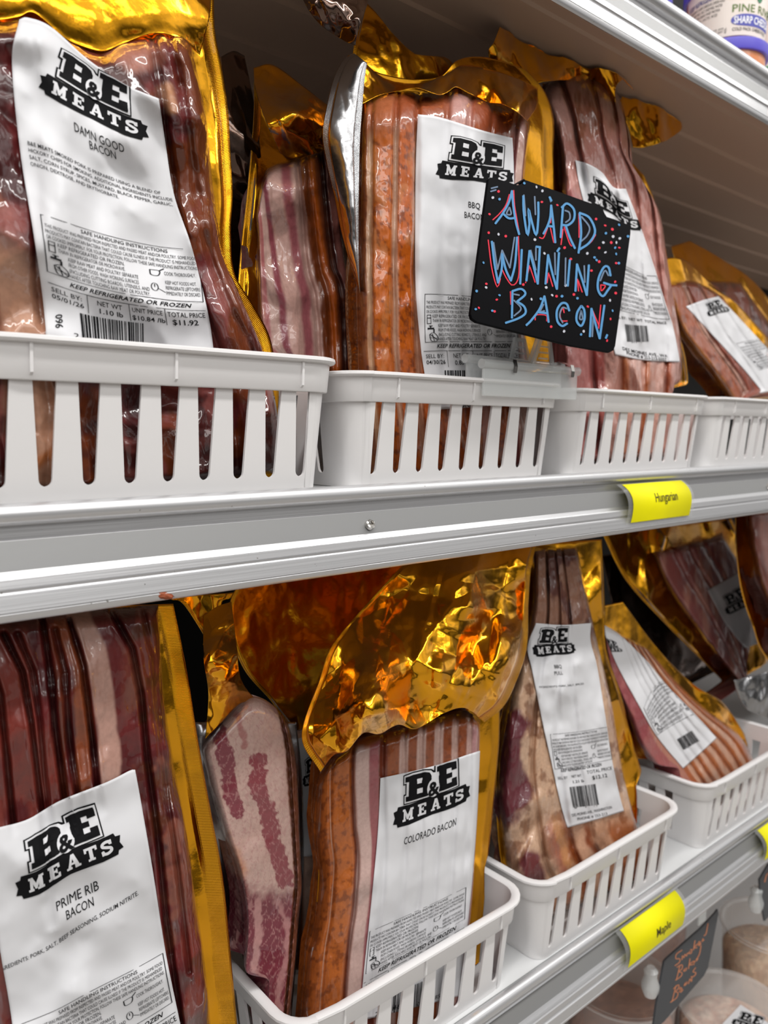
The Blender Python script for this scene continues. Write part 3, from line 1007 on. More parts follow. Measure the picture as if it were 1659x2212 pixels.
    def text(s, st, p0, p1, hpx, bold=0, shear=0, m=INK, part='product_name'):
        V, F = text_mesh(st, bold, shear)
        g0, g1 = s.uv([p0, p1]); mid = (np.array(p0, float) + np.array(p1, float)) / 2
        gm = s.uv([mid])[0]; S = s.L_S; j = int(np.clip(gm[1], 0, S.shape[0] - 2)); i = int(np.clip(gm[0], 0, S.shape[1] - 2))
        dv = hpx / np.linalg.norm(S[j + 1, i] - S[j, i])
        G = g0 * (1 - V[:, :1]) + g1 * V[:, :1] - np.array([0, dv]) * V[:, 1:2]
        Q, keep = s.at(G, .00028)
        F = [f for f in F if all(keep[k] for k in f)]
        s.prints.setdefault((part, m.name), []).append((Q, F))

    def line(s, p0, p1, w=.9, m=GREYINK):
        g0, g1 = s.uv([p0, p1]); t = np.linspace(0, 1, 24)[:, None]
        A = g0 * (1 - t) + g1 * t; d = g1 - g0; nrm = np.array([-d[1], d[0]]) / (np.linalg.norm(d) + 1e-9)
        px = np.linalg.norm(s.L_S[1, 1] - s.L_S[1, 0]); py = np.linalg.norm(s.L_S[1, 1] - s.L_S[0, 1])
        o = nrm * np.array([w / px, w / py]) / 2
        Q, keep = s.at(np.vstack([A - o, A + o]), .00028)
        F = [(k, k + 1, k + 25, k + 24) for k in range(23)]
        F = [f for f in F if all(keep[i] for i in f)]
        s.prints.setdefault(('price_panel', m.name), []).append((Q, F))

    def emblem(s, quad):
        for V, F, l, m in EMBLEM: s.put(V, F, quad, m, l, 'emblem')

    def flush(s):
        parts = {}
        for (part, mn), L in s.prints.items(): parts.setdefault(part, []).append((mn, L))
        for part, lst in parts.items():
            V = []; F = []; mi = []; ms = []
            for mn, L in lst:
                ms.append(MATS[mn])
                for Q, f in L:
                    o = len(V); V += Q.tolist(); F += [tuple(i + o for i in g) for g in f]; mi += [len(ms) - 1] * len(f)
            mesh_obj(part, V, F, None, s.lab, smooth=False, mats=ms, midx=mi)
        s.prints = {}


# ------------------------------------------------------------------ colours of cured meat
LIT = .70
_lin = lin


def lin(r, g, b): return _lin(r, g, b) * LIT


FAT, PALE, PINK = lin(222, 186, 168), lin(206, 160, 142), lin(196, 122, 116)
LEAN, MAROON, DEEP = lin(150, 66, 70), lin(112, 42, 42), lin(66, 22, 22)
RIND, SPICE, BROWN = lin(200, 104, 36), lin(184, 88, 20), lin(116, 54, 20)
DARK = lin(34, 16, 12)


def bands(x, segs, soft=.012):
    """segs: (start, colour) in rising order"""
    c = np.broadcast_to(segs[0][1], x.shape + (3,)).copy()
    for s0, col in segs[1:]: c = lerp(c, np.broadcast_to(col, c.shape), sstep(s0 - soft, s0 + soft, x))
    return c


def blotch(X, Z, f, z, lo, hi): return sstep(lo, hi, fbm(X * f, Z * f, z))


def pxline(X, Y, pts):
    """distance (pixels) to a polyline in the photograph's frame, used to trace streaks of lean"""
    p = np.asarray(pts, float); d = np.full(X.shape, 1e9)
    for a, b_ in zip(p, p[1:]):
        ab = b_ - a; t = np.clip(((X - a[0]) * ab[0] + (Y - a[1]) * ab[1]) / (ab @ ab), 0, 1)
        d = np.minimum(d, np.hypot(X - a[0] - t * ab[0], Y - a[1] - t * ab[1]))
    return d


def cells(X, Y, z=0):
    """distance to the border between neighbouring cells"""
    xi, yi = np.floor(X).astype(int), np.floor(Y).astype(int); d1 = np.full(X.shape, 9.); d2 = np.full(X.shape, 9.)
    for i in (-1, 0, 1):
        for j in (-1, 0, 1):
            a, b_ = (xi + i) % 64, (yi + j) % 64
            d = np.hypot(xi + i + _LAT[z % 64, a, b_] - X, yi + j + _LAT[(z + 1) % 64, a, b_] - Y)
            d2 = np.minimum(d2, np.maximum(d1, d)); d1 = np.minimum(d1, d)
    return d2 - d1


def over(c, col, m): return lerp(c, np.broadcast_to(col, c.shape), np.clip(m, 0, 1))
# ================================================================== packages, upper row
GP = None
# ---- P1: glossy dark red pack, nearest on the left
p = Pack('bacon package labelled DAMN GOOD BACON, glossy dark red meat, left of the middle shelf', (300, 1035), .418, 2, 6, box='B1')


def c1(U, V, X, Y, Xm, Zm):
    c = np.broadcast_to(lin(120, 46, 46), U.shape + (3,)).copy()
    c = over(c, lin(150, 78, 72), blotch(Xm, Zm, 26, 4, .48, .62))
    c = over(c, lin(128, 58, 16), blotch(Xm, Zm * .7, 40, 9, .49, .58) * .9)
    c = over(c, lin(70, 18, 18), blotch(Xm, Zm, 46, 15, .52, .64) * .85)
    pale = sstep(85, 20, pxline(X, Y, [(0, 560), (30, 640), (60, 740), (85, 900), (95, 1060)]) + (fbm(Xm * 60, Zm * 60, 3) - .5) * 50)
    c = over(c, lin(214, 160, 130), pale)
    c = over(c, lin(196, 130, 112), sstep(40, 12, pxline(X, Y, [(255, 110), (290, 130), (330, 120)])) * .9)
    c = over(c, lin(190, 128, 120), sstep(46, 10, pxline(X, Y, [(10, 470), (20, 520)])) * .4)
    c = over(c, lin(210, 150, 110), sstep(20, 5, pxline(X, Y, [(360, 190), (372, 235)])) * .9)
    c = over(c, lin(128, 62, 26), sstep(36, 8, pxline(X, Y, [(395, 120), (440, 260), (455, 420), (480, 560), (520, 660)]) + (fbm(Xm * 90, Zm * 90, 8) - .5) * 40) * .85)
    c = over(c, lin(196, 110, 40), sstep(16, 4, pxline(X, Y, [(70, 1010), (130, 965)])) * .8)
    return c


p.slab([(-90, 20), (-85, 300), (-80, 700), (-70, 1080)], [(412, 90), (445, 250), (462, 400), (480, 540), (520, 640), (565, 745), (592, 850), (606, 960), (604, 1020)],
       [(0, 45), (60, 38), (140, 75), (215, 108), (270, 86), (340, 66), (390, 70)], [(120, 1070), (300, 1056), (480, 1040)], thick=.030, el=.15, er=.10, et=.05, eb=.03, fold=.16,
       ridges=[(.30, .25, 1), (.82, .86, 2.2), (.9, .96, 1.5), (.12, .1, 1.5)], rd=.003, rw=.018, lump=.0045, lumps=28, wr=.0014, colf=c1, seed=4, nu=190, nv=260, rmin=.35)
p.sheet([(-95, -60), (-95, 400), (-90, 1100)], [(462, -60), (464, 60), (480, 150), (493, 240), (498, 330), (503, 420), (499, 500), (507, 590), (548, 660), (585, 735), (603, 850), (614, 900), (650, 960), (668, 994)],
        None, [(300, 1075), (600, 1045)], h=.001, crumple=.12, seed=2, n=40, fs=.03, seal=.011, nv=170)
p.sheet([(-95, -60), (-95, 0), (-92, 48)], [(452, -60), (455, 20), (432, 118)], [(150, -60)], [(-10, 44), (40, 36), (75, 28), (140, 82), (190, 104), (225, 110), (262, 96), (330, 72), (385, 82)], pin=True, crumple=.26, seed=11, n=60, fs=.030,
        nu=170, nv=120, fine=(60, .012, .3), hf=lambda U, V: .004 + .016 * V - .012 * sstep(.8, 1, U), name='gold_foil_top', back=GOLD, soft=.01)
p.label([(42, 42), (27, 110), (30, 200), (47, 350), (72, 500), (92, 640), (105, 780), (108, 812)], [(343, 213), (356, 300), (376, 420), (410, 520), (434, 610), (452, 690), (462, 760), (466, 790)],
        [(60, 38), (110, 58), (190, 128), (270, 182)], [(200, 826), (380, 806)], smooth=14, seed=2, lift=.0014, wave=.0025, hmin=.027)
p.emblem([(112, 78), (312, 190), (322, 308), (82, 200)])
t = p.text
t('DAMN GOOD', (161, 283), (269, 330), 19); t('BACON', (194, 321), (251, 344), 18)
p.para([('B&E MEATS SMOKED PORK IS PREPARED USING A BLEND OF', .93), ('HICKORY CHIPS FOR SMOKING. ADDITIONAL INGREDIENTS INCLUDE', 1.0), ('SALT, CORN SYRUP, SPICES, MUSTARD, BLACK PEPPER, GARLIC,', .99), ('ONION, DEXTROSE, AND ERYTHORBATE.', .62)], (60, 313), (370, 424), 15, 8.5)
p.put(*SAFE, [(87, 463), (427, 540), (440, 653), (101, 586)], GREYINK)
p.put(*foot_block('05/01/26', '1.10 lb', '$10.84 /lb', '$11.92'), [(101, 592), (441, 657), (450, 704), (106, 648)], INK, 0, 'price_panel')
p.put(*barcode(3), [(172, 676), (310, 698), (310, 756), (178, 736)], INK, 0, 'barcode')
t('2', (160, 729), (171, 731), 10, part='barcode'); t('00960 01192', (190, 745), (290, 757), 9, part='barcode')
p.put(*text_rows([('960', 0, 1, 1, 1, .01, 0)]), [(119, 709), (119, 680), (134, 678), (136, 709)], INK, 0, 'barcode')
p.flush()

# ---- P2: pale bacon in the gap behind
p = Pack('pale streaky bacon package in the shadowed gap behind, left of the spiced slab', (620, 800), .470, 2, 0, box='B2')


def c2(U, V, X, Y, Xm, Zm):
    w = U + (fbm(U * 2, V * 9, 5) - .5) * .05
    c = bands(w, [(0, lin(196, 130, 120)), (.10, lin(186, 110, 110)), (.16, lin(216, 176, 164)), (.28, lin(150, 74, 84)), (.36, lin(214, 170, 158)), (.50, lin(170, 96, 102)), (.58, lin(214, 172, 160)),
                  (.66, BROWN), (.74, SPICE), (.80, lin(120, 58, 30)), (.86, DEEP), (.90, lin(176, 110, 100)), (.97, BROWN)], .02)
    return c


p.slab([(552, 470), (560, 360), (556, 640), (560, 800)][0:1] + [(556, 520), (556, 640), (560, 860)], [(728, 300), (738, 420), (752, 560), (775, 640), (778, 860)], [(575, 370), (640, 340), (690, 310)], None,
       thick=.024, el=.08, er=.05, et=.05, ridges=[(.64, .62, 1.6), (.86, .86, 2), (.74, .75, 1)], rd=.003, rw=.02, lump=.002, wr=.0012, colf=c2, seed=8, nu=110, nv=150)
p.sheet([(548, 150), (548, 250), (535, 400), (518, 560), (510, 700), (505, 860)], [(722, 240), (735, 330), (760, 480), (785, 600), (790, 860)], [(585, 142), (640, 180)], None, h=.0, crumple=.15, seed=5, n=34, fs=.025, seal=.008, nu=70)
p.sheet([(548, 146), (552, 190), (575, 262), (606, 330)], [(722, 238), (722, 262), (716, 305), (690, 330)], [(590, 140), (650, 182)], [(630, 342)], crumple=.3, seed=7, n=30, fs=.025, nu=60, nv=50, hf=lambda U, V: .004 + .022 * V, name='gold_foil_top')
# a darker bag edge at its left
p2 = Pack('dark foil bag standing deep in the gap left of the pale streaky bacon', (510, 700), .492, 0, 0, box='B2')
p2.sheet([(478, 122), (486, 260), (490, 420), (496, 640), (498, 860)], [(528, 120), (552, 240), (566, 380), (560, 600), (560, 860)], [(505, 110)], None, h=.002, crumple=.2, seed=9, n=20, fs=.03, nu=40, nv=90, m=DARKFOIL, back=GOLD, name='dark_foil_sheet')

# ---- P3: BBQ slab
p = Pack('spiced orange-brown bacon package labelled BBQ BACON, behind the black award sign', (900, 1015), .4228, 1, -3, box='B2')


def c3(U, V, X, Y, Xm, Zm):
    w = U + (fbm(U * 2, V * 7, 5) - .5) * .022
    c = bands(w, [(0, lin(170, 92, 44)), (.055, lin(226, 178, 140)), (.085, lin(212, 106, 20)), (.205, lin(222, 178, 150)), (.235, lin(208, 100, 20)), (.325, lin(206, 150, 120)), (.36, lin(200, 94, 18)),
                  (.50, lin(206, 150, 130)), (.56, SPICE), (.70, lin(200, 140, 124)), (.76, SPICE), (.88, lin(178, 100, 100)), (.92, lin(222, 180, 166)), (.97, lin(176, 110, 90))], .008)
    br = sstep(.30, .20, c[..., 2] / c[..., 0])
    c = over(c, lin(112, 46, 18), blotch(Xm, Zm, 300, 11, .50, .72) * .7 * br)
    c = over(c, lin(214, 140, 84), blotch(Xm, Zm * .6, 140, 21, .56, .76) * .5 * br)
    top = sstep(.13, .07, V + (fbm(U * 9, V * 3, 6) - .5) * .06)
    tc_ = bands(U + (fbm(U * 5, V * 5, 16) - .5) * .1, [(0, lin(196, 110, 66)), (.2, lin(170, 84, 44)), (.5, lin(214, 160, 150)), (.62, lin(170, 84, 50)), (.86, lin(206, 150, 140)), (.95, BROWN)], .03)
    return lerp(c, tc_, top)


p.slab([(783, 222), (777, 300), (775, 450), (774, 620), (777, 790), (790, 930), (800, 1026)], [(1146, 262), (1134, 380), (1128, 500), (1136, 700), (1146, 860), (1150, 1012)],
       [(800, 208), (870, 194), (955, 196), (1000, 186), (1040, 204), (1090, 222), (1130, 236)], [(900, 1030), (1030, 1022)], thick=.031, el=.20, er=.04, et=.09, eb=.02,
       ridges=[(.07, .08, 1), (.215, .22, 1.5), (.335, .35, 1.5), (.50, .50), (.63, .63), (.76, .76), (.90, .90, 1.5)], rd=.0028, rw=.016, lump=.0012, wr=.0009, colf=c3, seed=14, nu=190, nv=260, rmin=.5)
p.sheet([(762, 116), (745, 135), (735, 250), (740, 420), (772, 640), (776, 800), (780, 1028)], [(1135, 150), (1176, 196), (1196, 255), (1197, 330), (1199, 410), (1196, 600), (1184, 860), (1172, 1012)],
        [(800, 150), (880, 170), (950, 165), (985, 132), (1030, 122), (1085, 132)], None, h=-.001, crumple=.08, seed=3, n=40, fs=.03, seal=.012, nv=170)
p.sheet([(785, 132), (783, 180), (784, 224)], [(1162, 190), (1160, 230), (1140, 262)], [(830, 168), (900, 180), (960, 162), (1000, 140), (1060, 150), (1120, 170)], [(820, 206), (862, 196), (900, 190), (945, 204), (965, 200), (985, 188), (1010, 200), (1040, 214), (1060, 222), (1090, 226), (1120, 244)],
        crumple=.30, seed=21, n=60, fs=.018, nu=150, nv=50, hf=lambda U, V: .002 + .020 * V ** .7 - .010 * sstep(.9, 1, U), name='gold_foil_top', back=GOLD)
# curled side flap, seen from its silver back
p.sheet([(765, 115), (742, 130), (722, 168), (706, 230), (697, 290), (706, 350), (722, 420), (738, 500), (757, 570), (776, 628)], [(793, 136), (788, 170), (783, 230), (778, 300), (776, 380), (775, 460), (775, 540), (776, 600), (778, 634)],
        None, None, crumple=.10, seed=31, n=40, fs=.02, nu=60, nv=130, hf=lambda U, V: .012 + .014 * np.sin(U * math.pi * .55), name='silver_flap', m=SILVER, back=GOLD, seal=.007, soft=.008, label='silver back of the curled side seal')
p.label([(903, 247), (899, 330), (897, 450), (898, 620), (908, 740), (916, 800), (930, 886)], [(1107, 298), (1110, 360), (1112, 450), (1117, 600), (1120, 740), (1124, 800), (1128, 872)], [(940, 251), (980, 262), (1050, 284)], None, smooth=10, seed=5, wave=.0022,
        dents=[(.42, .42, .10, .03, .0025)])
p.emblem([(958, 279), (1112, 316), (1108, 400), (939, 386)])
t = p.text
t('BBQ', (1012, 448), (1037, 452), 13); t('BACON', (1003, 470), (1046, 476), 13)
p.put(*SAFE, [(917, 635), (1116, 645), (1118, 738), (918, 740)], GREYINK)
p.put(*foot_block('04/30/26', '0.80 lb', '$10.84 /lb', '$8.67'), [(914, 744), (1119, 742), (1122, 792), (918, 794)], INK, 0, 'price_panel')
p.put(*barcode(5), [(960, 800), (1060, 800), (1062, 846), (962, 848)], INK, 0, 'barcode')
t('Kent, WA', (984, 872), (1026, 870), 8, part='barcode'); t('PHONE # - 28 - 213', (975, 881), (1095, 878), 9, .008, part='barcode')
p.flush()

# ---- P3b: gold bag behind the BBQ slab, its dark corner folded down
p = Pack('gold foil bag behind the spiced slab, reaching up to the shelf above', (900, 300), .458, 0, 0, box='B2')
p.sheet([(790, 4), (775, 60), (762, 130), (770, 320), (780, 600), (790, 860)], [(845, 70), (900, 118), (985, 150), (1000, 400), (1000, 600), (1000, 860)], [(815, 30)], None, h=0, crumple=.25, seed=17, n=26, fs=.035, nu=70, nv=120, seal=.004)
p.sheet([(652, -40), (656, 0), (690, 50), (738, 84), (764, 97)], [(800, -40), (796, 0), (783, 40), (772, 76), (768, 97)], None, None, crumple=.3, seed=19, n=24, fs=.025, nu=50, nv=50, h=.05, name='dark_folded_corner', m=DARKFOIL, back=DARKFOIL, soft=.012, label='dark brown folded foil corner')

# ---- P4: pale pack right of the sign
p = Pack('pale pink bacon package with a brown top, right of the black award sign', (1350, 1000), .437, 2, 0, box='B3')


def c4(U, V, X, Y, Xm, Zm):
    c = np.broadcast_to(lin(206, 140, 128), U.shape + (3,)).copy()
    br = sstep(330, 250, Y + (fbm(Xm * 40, Zm * 40, 5) - .5) * 110)
    c = over(c, lin(188, 122, 100), br * .8)
    c = over(c, lin(150, 84, 52), br * blotch(Xm, Zm * .4, 60, 7, .46, .58) * .9)
    c = over(c, lin(214, 160, 148), sstep(.27, .2, U + (fbm(U * 3, V * 6, 3) - .5) * .08) * br)
    c = over(c, lin(198, 104, 112), sstep(60, 20, pxline(X, Y, [(1190, 430), (1230, 470), (1200, 700), (1230, 800)])) * .9)
    w = U + (fbm(U * 2, V * 5, 2) - .5) * .03
    st = bands(w, [(0, lin(196, 118, 112)), (.30, lin(180, 92, 84)), (.38, lin(216, 160, 146)), (.5, lin(200, 118, 72)), (.56, lin(222, 170, 154)), (.68, lin(196, 112, 68)), (.73, lin(222, 170, 154)), (.86, lin(190, 100, 64)), (.91, lin(216, 156, 140))], .015)
    lo = sstep(600, 740, Y)
    c = lerp(c, st, lo)
    return c


p.slab([(1168, 215), (1206, 320), (1212, 450), (1206, 620), (1205, 800), (1230, 1000)], [(1352, 255), (1365, 330), (1373, 385), (1422, 450), (1442, 560), (1458, 660), (1472, 750), (1470, 860), (1446, 990)],
       [(1185, 178), (1225, 156), (1262, 152), (1310, 172), (1340, 210)], None, thick=.029, el=.14, er=.08, et=.14, ridges=[(.25, .3, 2), (.5, .5, 1.2), (.68, .68, 1.2), (.86, .86, 1.2)], rd=.003, rw=.02, lump=.0035, wr=.0016, colf=c4, seed=24, nu=160, nv=240, rmin=.4)
p.sheet([(1172, 180), (1185, 400), (1200, 700), (1215, 1000)], [(1392, 380), (1416, 440), (1432, 520), (1444, 600), (1462, 700), (1482, 780), (1485, 860), (1462, 985)], [(1260, 200), (1350, 330)], None, h=.0, crumple=.2, seed=23, n=30, fs=.025, nv=140, seal=.006)
p.sheet([(1080, 58), (1068, 90), (1056, 118), (1080, 200)], [(1370, 160), (1345, 172), (1330, 190), (1330, 230)], [(1140, 86), (1230, 128), (1300, 148)], [(1180, 176), (1260, 180)], h=.016, crumple=.2, seed=25, n=40, fs=.03, nu=110, nv=50, name='gold_foil_top', back=GOLD)
p.sheet([(1352, 186), (1340, 230), (1356, 270), (1368, 318)], [(1440, 222), (1462, 248), (1473, 278), (1440, 304)], [(1395, 196)], [(1395, 318)], crumple=.10, seed=27, n=26, fs=.02, nu=60, nv=60, h=.012, name='gold_foil_corner', back=GOLD, soft=.012)
p.label([(1243, 346), (1252, 400), (1275, 500), (1300, 620), (1318, 710), (1329, 766)], [(1352, 408), (1380, 480), (1408, 560), (1436, 650), (1455, 710), (1469, 782)], [(1270, 354), (1300, 372), (1325, 404)], [(1390, 778)], smooth=8, seed=7, wave=.003)
p.emblem([(1268, 366), (1372, 436), (1392, 500), (1270, 440)])
p.put(*SAFE, [(1307, 560), (1418, 596), (1446, 690), (1328, 668)], GREYINK)
p.put(*barcode(8), [(1349, 700), (1398, 704), (1402, 738), (1354, 738)], INK, 0, 'barcode')
p.text('SELL BY:  NET WT  TOTAL PRICE', (1325, 686), (1440, 700), 6, .008, part='price_panel')
p.text('DES MOINES AVE., WA', (1345, 756), (1442, 772), 7, .008, part='barcode'); p.text('PHONE # 253-213-5557', (1354, 766), (1440, 780), 7, .008, part='barcode')
p.flush()

# ---- P5: orange slabs leaning at the far right
p = Pack('orange spiced bacon package leaning sideways at the right end of the middle shelf', (1560, 860), .472, 6, 0, box='B4')


def c5(U, V, X, Y, Xm, Zm):
    w = U + (fbm(U * 2, V * 6, 5) - .5) * .03
    c = bands(w, [(0, lin(186, 110, 40)), (.12, lin(178, 88, 44)), (.27, lin(210, 160, 140)), (.34, lin(156, 66, 36)), (.52, lin(206, 150, 130)), (.58, SPICE), (.8, lin(196, 130, 110)), (.9, SPICE)], .015)
    return over(c, lin(120, 50, 24), blotch(Xm, Zm, 100, 11, .56, .66) * .6)


p.slab([(1432, 610), (1450, 680), (1475, 730), (1530, 800), (1575, 860)], [(1560, 640), (1610, 700), (1670, 775), (1720, 840), (1740, 900)], [(1470, 605), (1510, 610)], None, thick=.028, el=.12, er=.06, et=.05, ridges=[(.28, .28), (.34, .34), (.55, .55), (.8, .8)], rd=.002, rw=.02, lump=.001, colf=c5, seed=33, nu=110, nv=120)
p.sheet([(1415, 560), (1440, 660), (1465, 735), (1520, 800), (1570, 870)], [(1535, 615), (1590, 655), (1650, 720), (1720, 800), (1760, 880)], [(1475, 560)], None, h=0, crumple=.15, seed=35, n=24, fs=.03, nu=60, nv=80, seal=.01)
p.label([(1482, 662), (1540, 725), (1600, 790), (1650, 850)], [(1552, 640), (1600, 690), (1660, 755), (1730, 830)], [(1520, 648)], None, smooth=6, seed=9, nu=40, nv=60)
p.emblem([(1518, 655), (1556, 645), (1578, 672), (1530, 685)])
p.put(*SAFE, [(1590, 742), (1650, 730), (1700, 780), (1640, 800)], GREYINK)
p.flush()
p = Pack('gold edged bacon package behind the leaning orange one, deep in shadow', (1560, 700), .535, 8, 0, box='B4')
p.slab([(1470, 600), (1520, 690), (1600, 800), (1640, 860)], [(1600, 610), (1680, 720), (1740, 800), (1780, 860)], None, None, thick=.02, el=.1, er=.1, et=.1, lump=.002, colf=lambda U, V, X, Y, a, b_: over(np.broadcast_to(lin(120, 56, 40), U.shape + (3,)).copy(), lin(170, 90, 70), blotch(a, b_, 30, 5, .5, .6)), seed=35, nu=60, nv=70)
p.sheet([(1450, 532), (1460, 560), (1520, 640), (1640, 860)], [(1490, 520), (1560, 560), (1640, 620), (1740, 760), (1800, 860)], None, None, h=.0, crumple=.2, seed=37, n=20, fs=.03, nu=50, nv=60, seal=.008)

# ================================================================== packages, lower row
# ---- P6: prime rib
p = Pack('deep red bacon package labelled PRIME RIB BACON, nearest at the lower left', (200, 1700), .4185, 2, 3)


def c6(U, V, X, Y, Xm, Zm):
    c = np.broadcast_to(lin(120, 42, 42), U.shape + (3,)).copy()
    c = over(c, lin(92, 28, 30), blotch(Xm, Zm, 22, 6, .46, .6))
    c = over(c, lin(150, 66, 52), blotch(Xm * 2, Zm * .7, 26, 26, .56, .68) * .6)
    band = pxline(X, Y, [(165, 1320), (205, 1400), (222, 1480), (236, 1600), (240, 1700), (250, 1800)])
    c = over(c, lin(212, 164, 148), sstep(26, 17, band + (fbm(Xm * 70, Zm * 70, 3) - .5) * 10))
    b2 = pxline(X, Y, [(130, 1350), (168, 1440), (180, 1560), (178, 1650), (190, 1760)])
    c = over(c, lin(160, 82, 44), sstep(18, 10, b2 + (fbm(Xm * 90, Zm * 90, 13) - .5) * 16) * .8)
    b3 = pxline(X, Y, [(88, 1340), (125, 1420), (135, 1560), (140, 1740)])
    c = over(c, lin(120, 56, 30), sstep(10, 4, b3 + (fbm(Xm * 90, Zm * 90, 19) - .5) * 12) * .6)
    c = over(c, lin(104, 50, 30), blotch(Xm, Zm, 60, 41, .5, .62) * sstep(.80, .88, U))
    c = over(c, lin(150, 82, 64), blotch(Xm, Zm, 45, 44, .60, .68) * sstep(.78, .86, U))
    return c


creases = [([(8, 1370), (48, 1450), (68, 1560), (80, 1660), (95, 1780), (110, 2000)], 1.6), ([(38, 1370), (70, 1450), (85, 1560), (95, 1680), (110, 1800)], 1.0), ([(92, 1340), (108, 1450), (120, 1580), (135, 1690), (150, 1800)], 1.5), ([(118, 1360), (140, 1450), (150, 1600), (165, 1700), (180, 1800)], 1.0),
           ([(150, 1340), (180, 1440), (192, 1540), (205, 1650), (215, 1760)], 1.6), ([(240, 1320), (285, 1400), (305, 1500), (318, 1640), (340, 1800), (360, 2000), (390, 2212)], 1.4), ([(310, 1320), (335, 1420), (345, 1560), (362, 1720), (385, 1880), (410, 2100)], 1.2), ([(-30, 1400), (0, 1500), (15, 1640), (30, 1800)], 1.2)]


def p6h(pts):
    return lambda X, Y: sum((-.0058 * k * np.exp(-(pxline(X, Y, q) / 5.5) ** 2) + .0010 * np.exp(-((pxline(X, Y, q) - 13) / 5.0) ** 2)) for q, k in pts)


L6 = [(-110, 1335), (-95, 1500), (-75, 1800), (-40, 2100), (-5, 2420)]; R6 = [(342, 1306), (355, 1500), (376, 1650), (404, 1800), (424, 1950), (446, 2110), (470, 2400)]
_S6 = coons(L6, R6, None, None, 200, 280)
p.slab(L6, R6, None, None, fold=.10, thick=.030, el=.12, er=.10, et=.04, eb=.02, lump=.0016, lumps=24, wr=.0012, colf=c6, seed=44, nu=200, nv=280, rmin=.3, hf=lambda U, V: p6h(creases)(_S6[..., 0], _S6[..., 1]) * sstep(0, .1, 1 - U))
p.sheet([(-115, 1325), (-100, 1500), (-80, 1800), (-10, 2430)], [(374, 1304), (402, 1440), (428, 1600), (457, 1760), (482, 1900), (502, 2100), (516, 2260), (526, 2430)], None, None, h=.001, crumple=.14, seed=41, n=40, fs=.03, seal=.012, nv=170)
p.label([(-38, 1796), (-20, 1900), (0, 2050), (25, 2200), (50, 2420)], [(292, 1663), (306, 1740), (330, 1880), (350, 2010), (366, 2100), (392, 2225), (420, 2380)], [(0, 1787), (60, 1770), (130, 1730), (230, 1690), (280, 1665)], None, smooth=16, seed=11, wave=.0022,
        dents=[(.42, .36, .10, .05, -.003), (.30, .47, .06, .05, -.002), (.52, .43, .06, .05, .002), (.22, .40, .08, .06, .002)])
p.emblem([(22, 1810), (232, 1718), (270, 1840), (36, 1948)])
t = p.text
t('PRIME RIB', (123, 1968), (214, 1921), 21); t('BACON', (144, 1987), (203, 1956), 20)
t('INGREDIENTS: PORK, SALT, BEEF SEASONING, SODIUM NITRITE.', (-8, 2102), (299, 1932), 9, .004, m=GREYINK)
p.put(*SAFE, [(45, 2212), (352, 2058), (372, 2165), (75, 2330)], GREYINK)
p.put(*foot_block('05/01/26', '1.10 lb', '$10.84 /lb', '$11.92'), [(76, 2336), (374, 2170), (390, 2222), (84, 2392)], INK, 0, 'price_panel')
p.flush()

# ---- P7: streaky slice pack
p = Pack('streaky pale bacon package standing between the PRIME RIB and COLORADO packages', (560, 2000), .444, 2, -4, box='C1')


def c7(U, V, X, Y, Xm, Zm):
    n = (fbm(Xm * 260, Zm * 260, 3) - .5)
    cl_ = cells(Xm * 170 + n, Zm * 130 + n, 5)
    c = np.broadcast_to(lin(222, 178, 164), U.shape + (3,)).copy()
    c = over(c, lin(232, 196, 184), blotch(Xm, Zm, 20, 31, .45, .65) * .6)
    lean_ = lin(150, 66, 78)
    A = pxline(X, Y, [(472, 1580), (488, 1640), (497, 1700), (510, 1750)])
    c = over(c, lean_, sstep(19, 15, A + n * 18))
    Bq = pxline(X, Y, [(512, 1545), (530, 1610)]); c = over(c, lin(186, 110, 106), sstep(10, 4, Bq + n * 14) * .8)
    Cq = pxline(X, Y, [(560, 1640), (555, 1690), (575, 1740), (585, 1800), (600, 1850), (615, 1900)])
    c = over(c, lin(160, 80, 86), sstep(20, 16, Cq + n * 24))
    low = sstep(1905, 1955, Y + n * 40 - (X - 560) * .05)
    c = over(c, lin(134, 54, 68), low)
    w = pxline(X, Y, [(556, 1950), (560, 2020), (548, 2100), (552, 2212)]); c = over(c, lin(206, 150, 146), sstep(10, 4, w + n * 16) * low)
    w = pxline(X, Y, [(600, 1950), (622, 2000), (620, 2070), (600, 2140), (604, 2212)]); c = over(c, lin(200, 140, 138), sstep(9, 3, w + n * 14) * low * .9)
    sh = pxline(X, Y, [(450, 1780), (490, 1860), (515, 1930)]); c = over(c, lin(140, 60, 60), sstep(30, 16, sh + n * 20))
    c = over(c, lin(214, 140, 92), sstep(26, 8, pxline(X, Y, [(475, 1800), (520, 1880)]) + n * 14) * .6)
    c = over(c, lin(118, 62, 30), sstep(.84, .88, U + n * .06)); c = over(c, lin(190, 130, 112), sstep(.93, .96, U + n * .05) * .6)
    return over(c, lin(206, 150, 146), sstep(.10, .03, cl_) * .6)


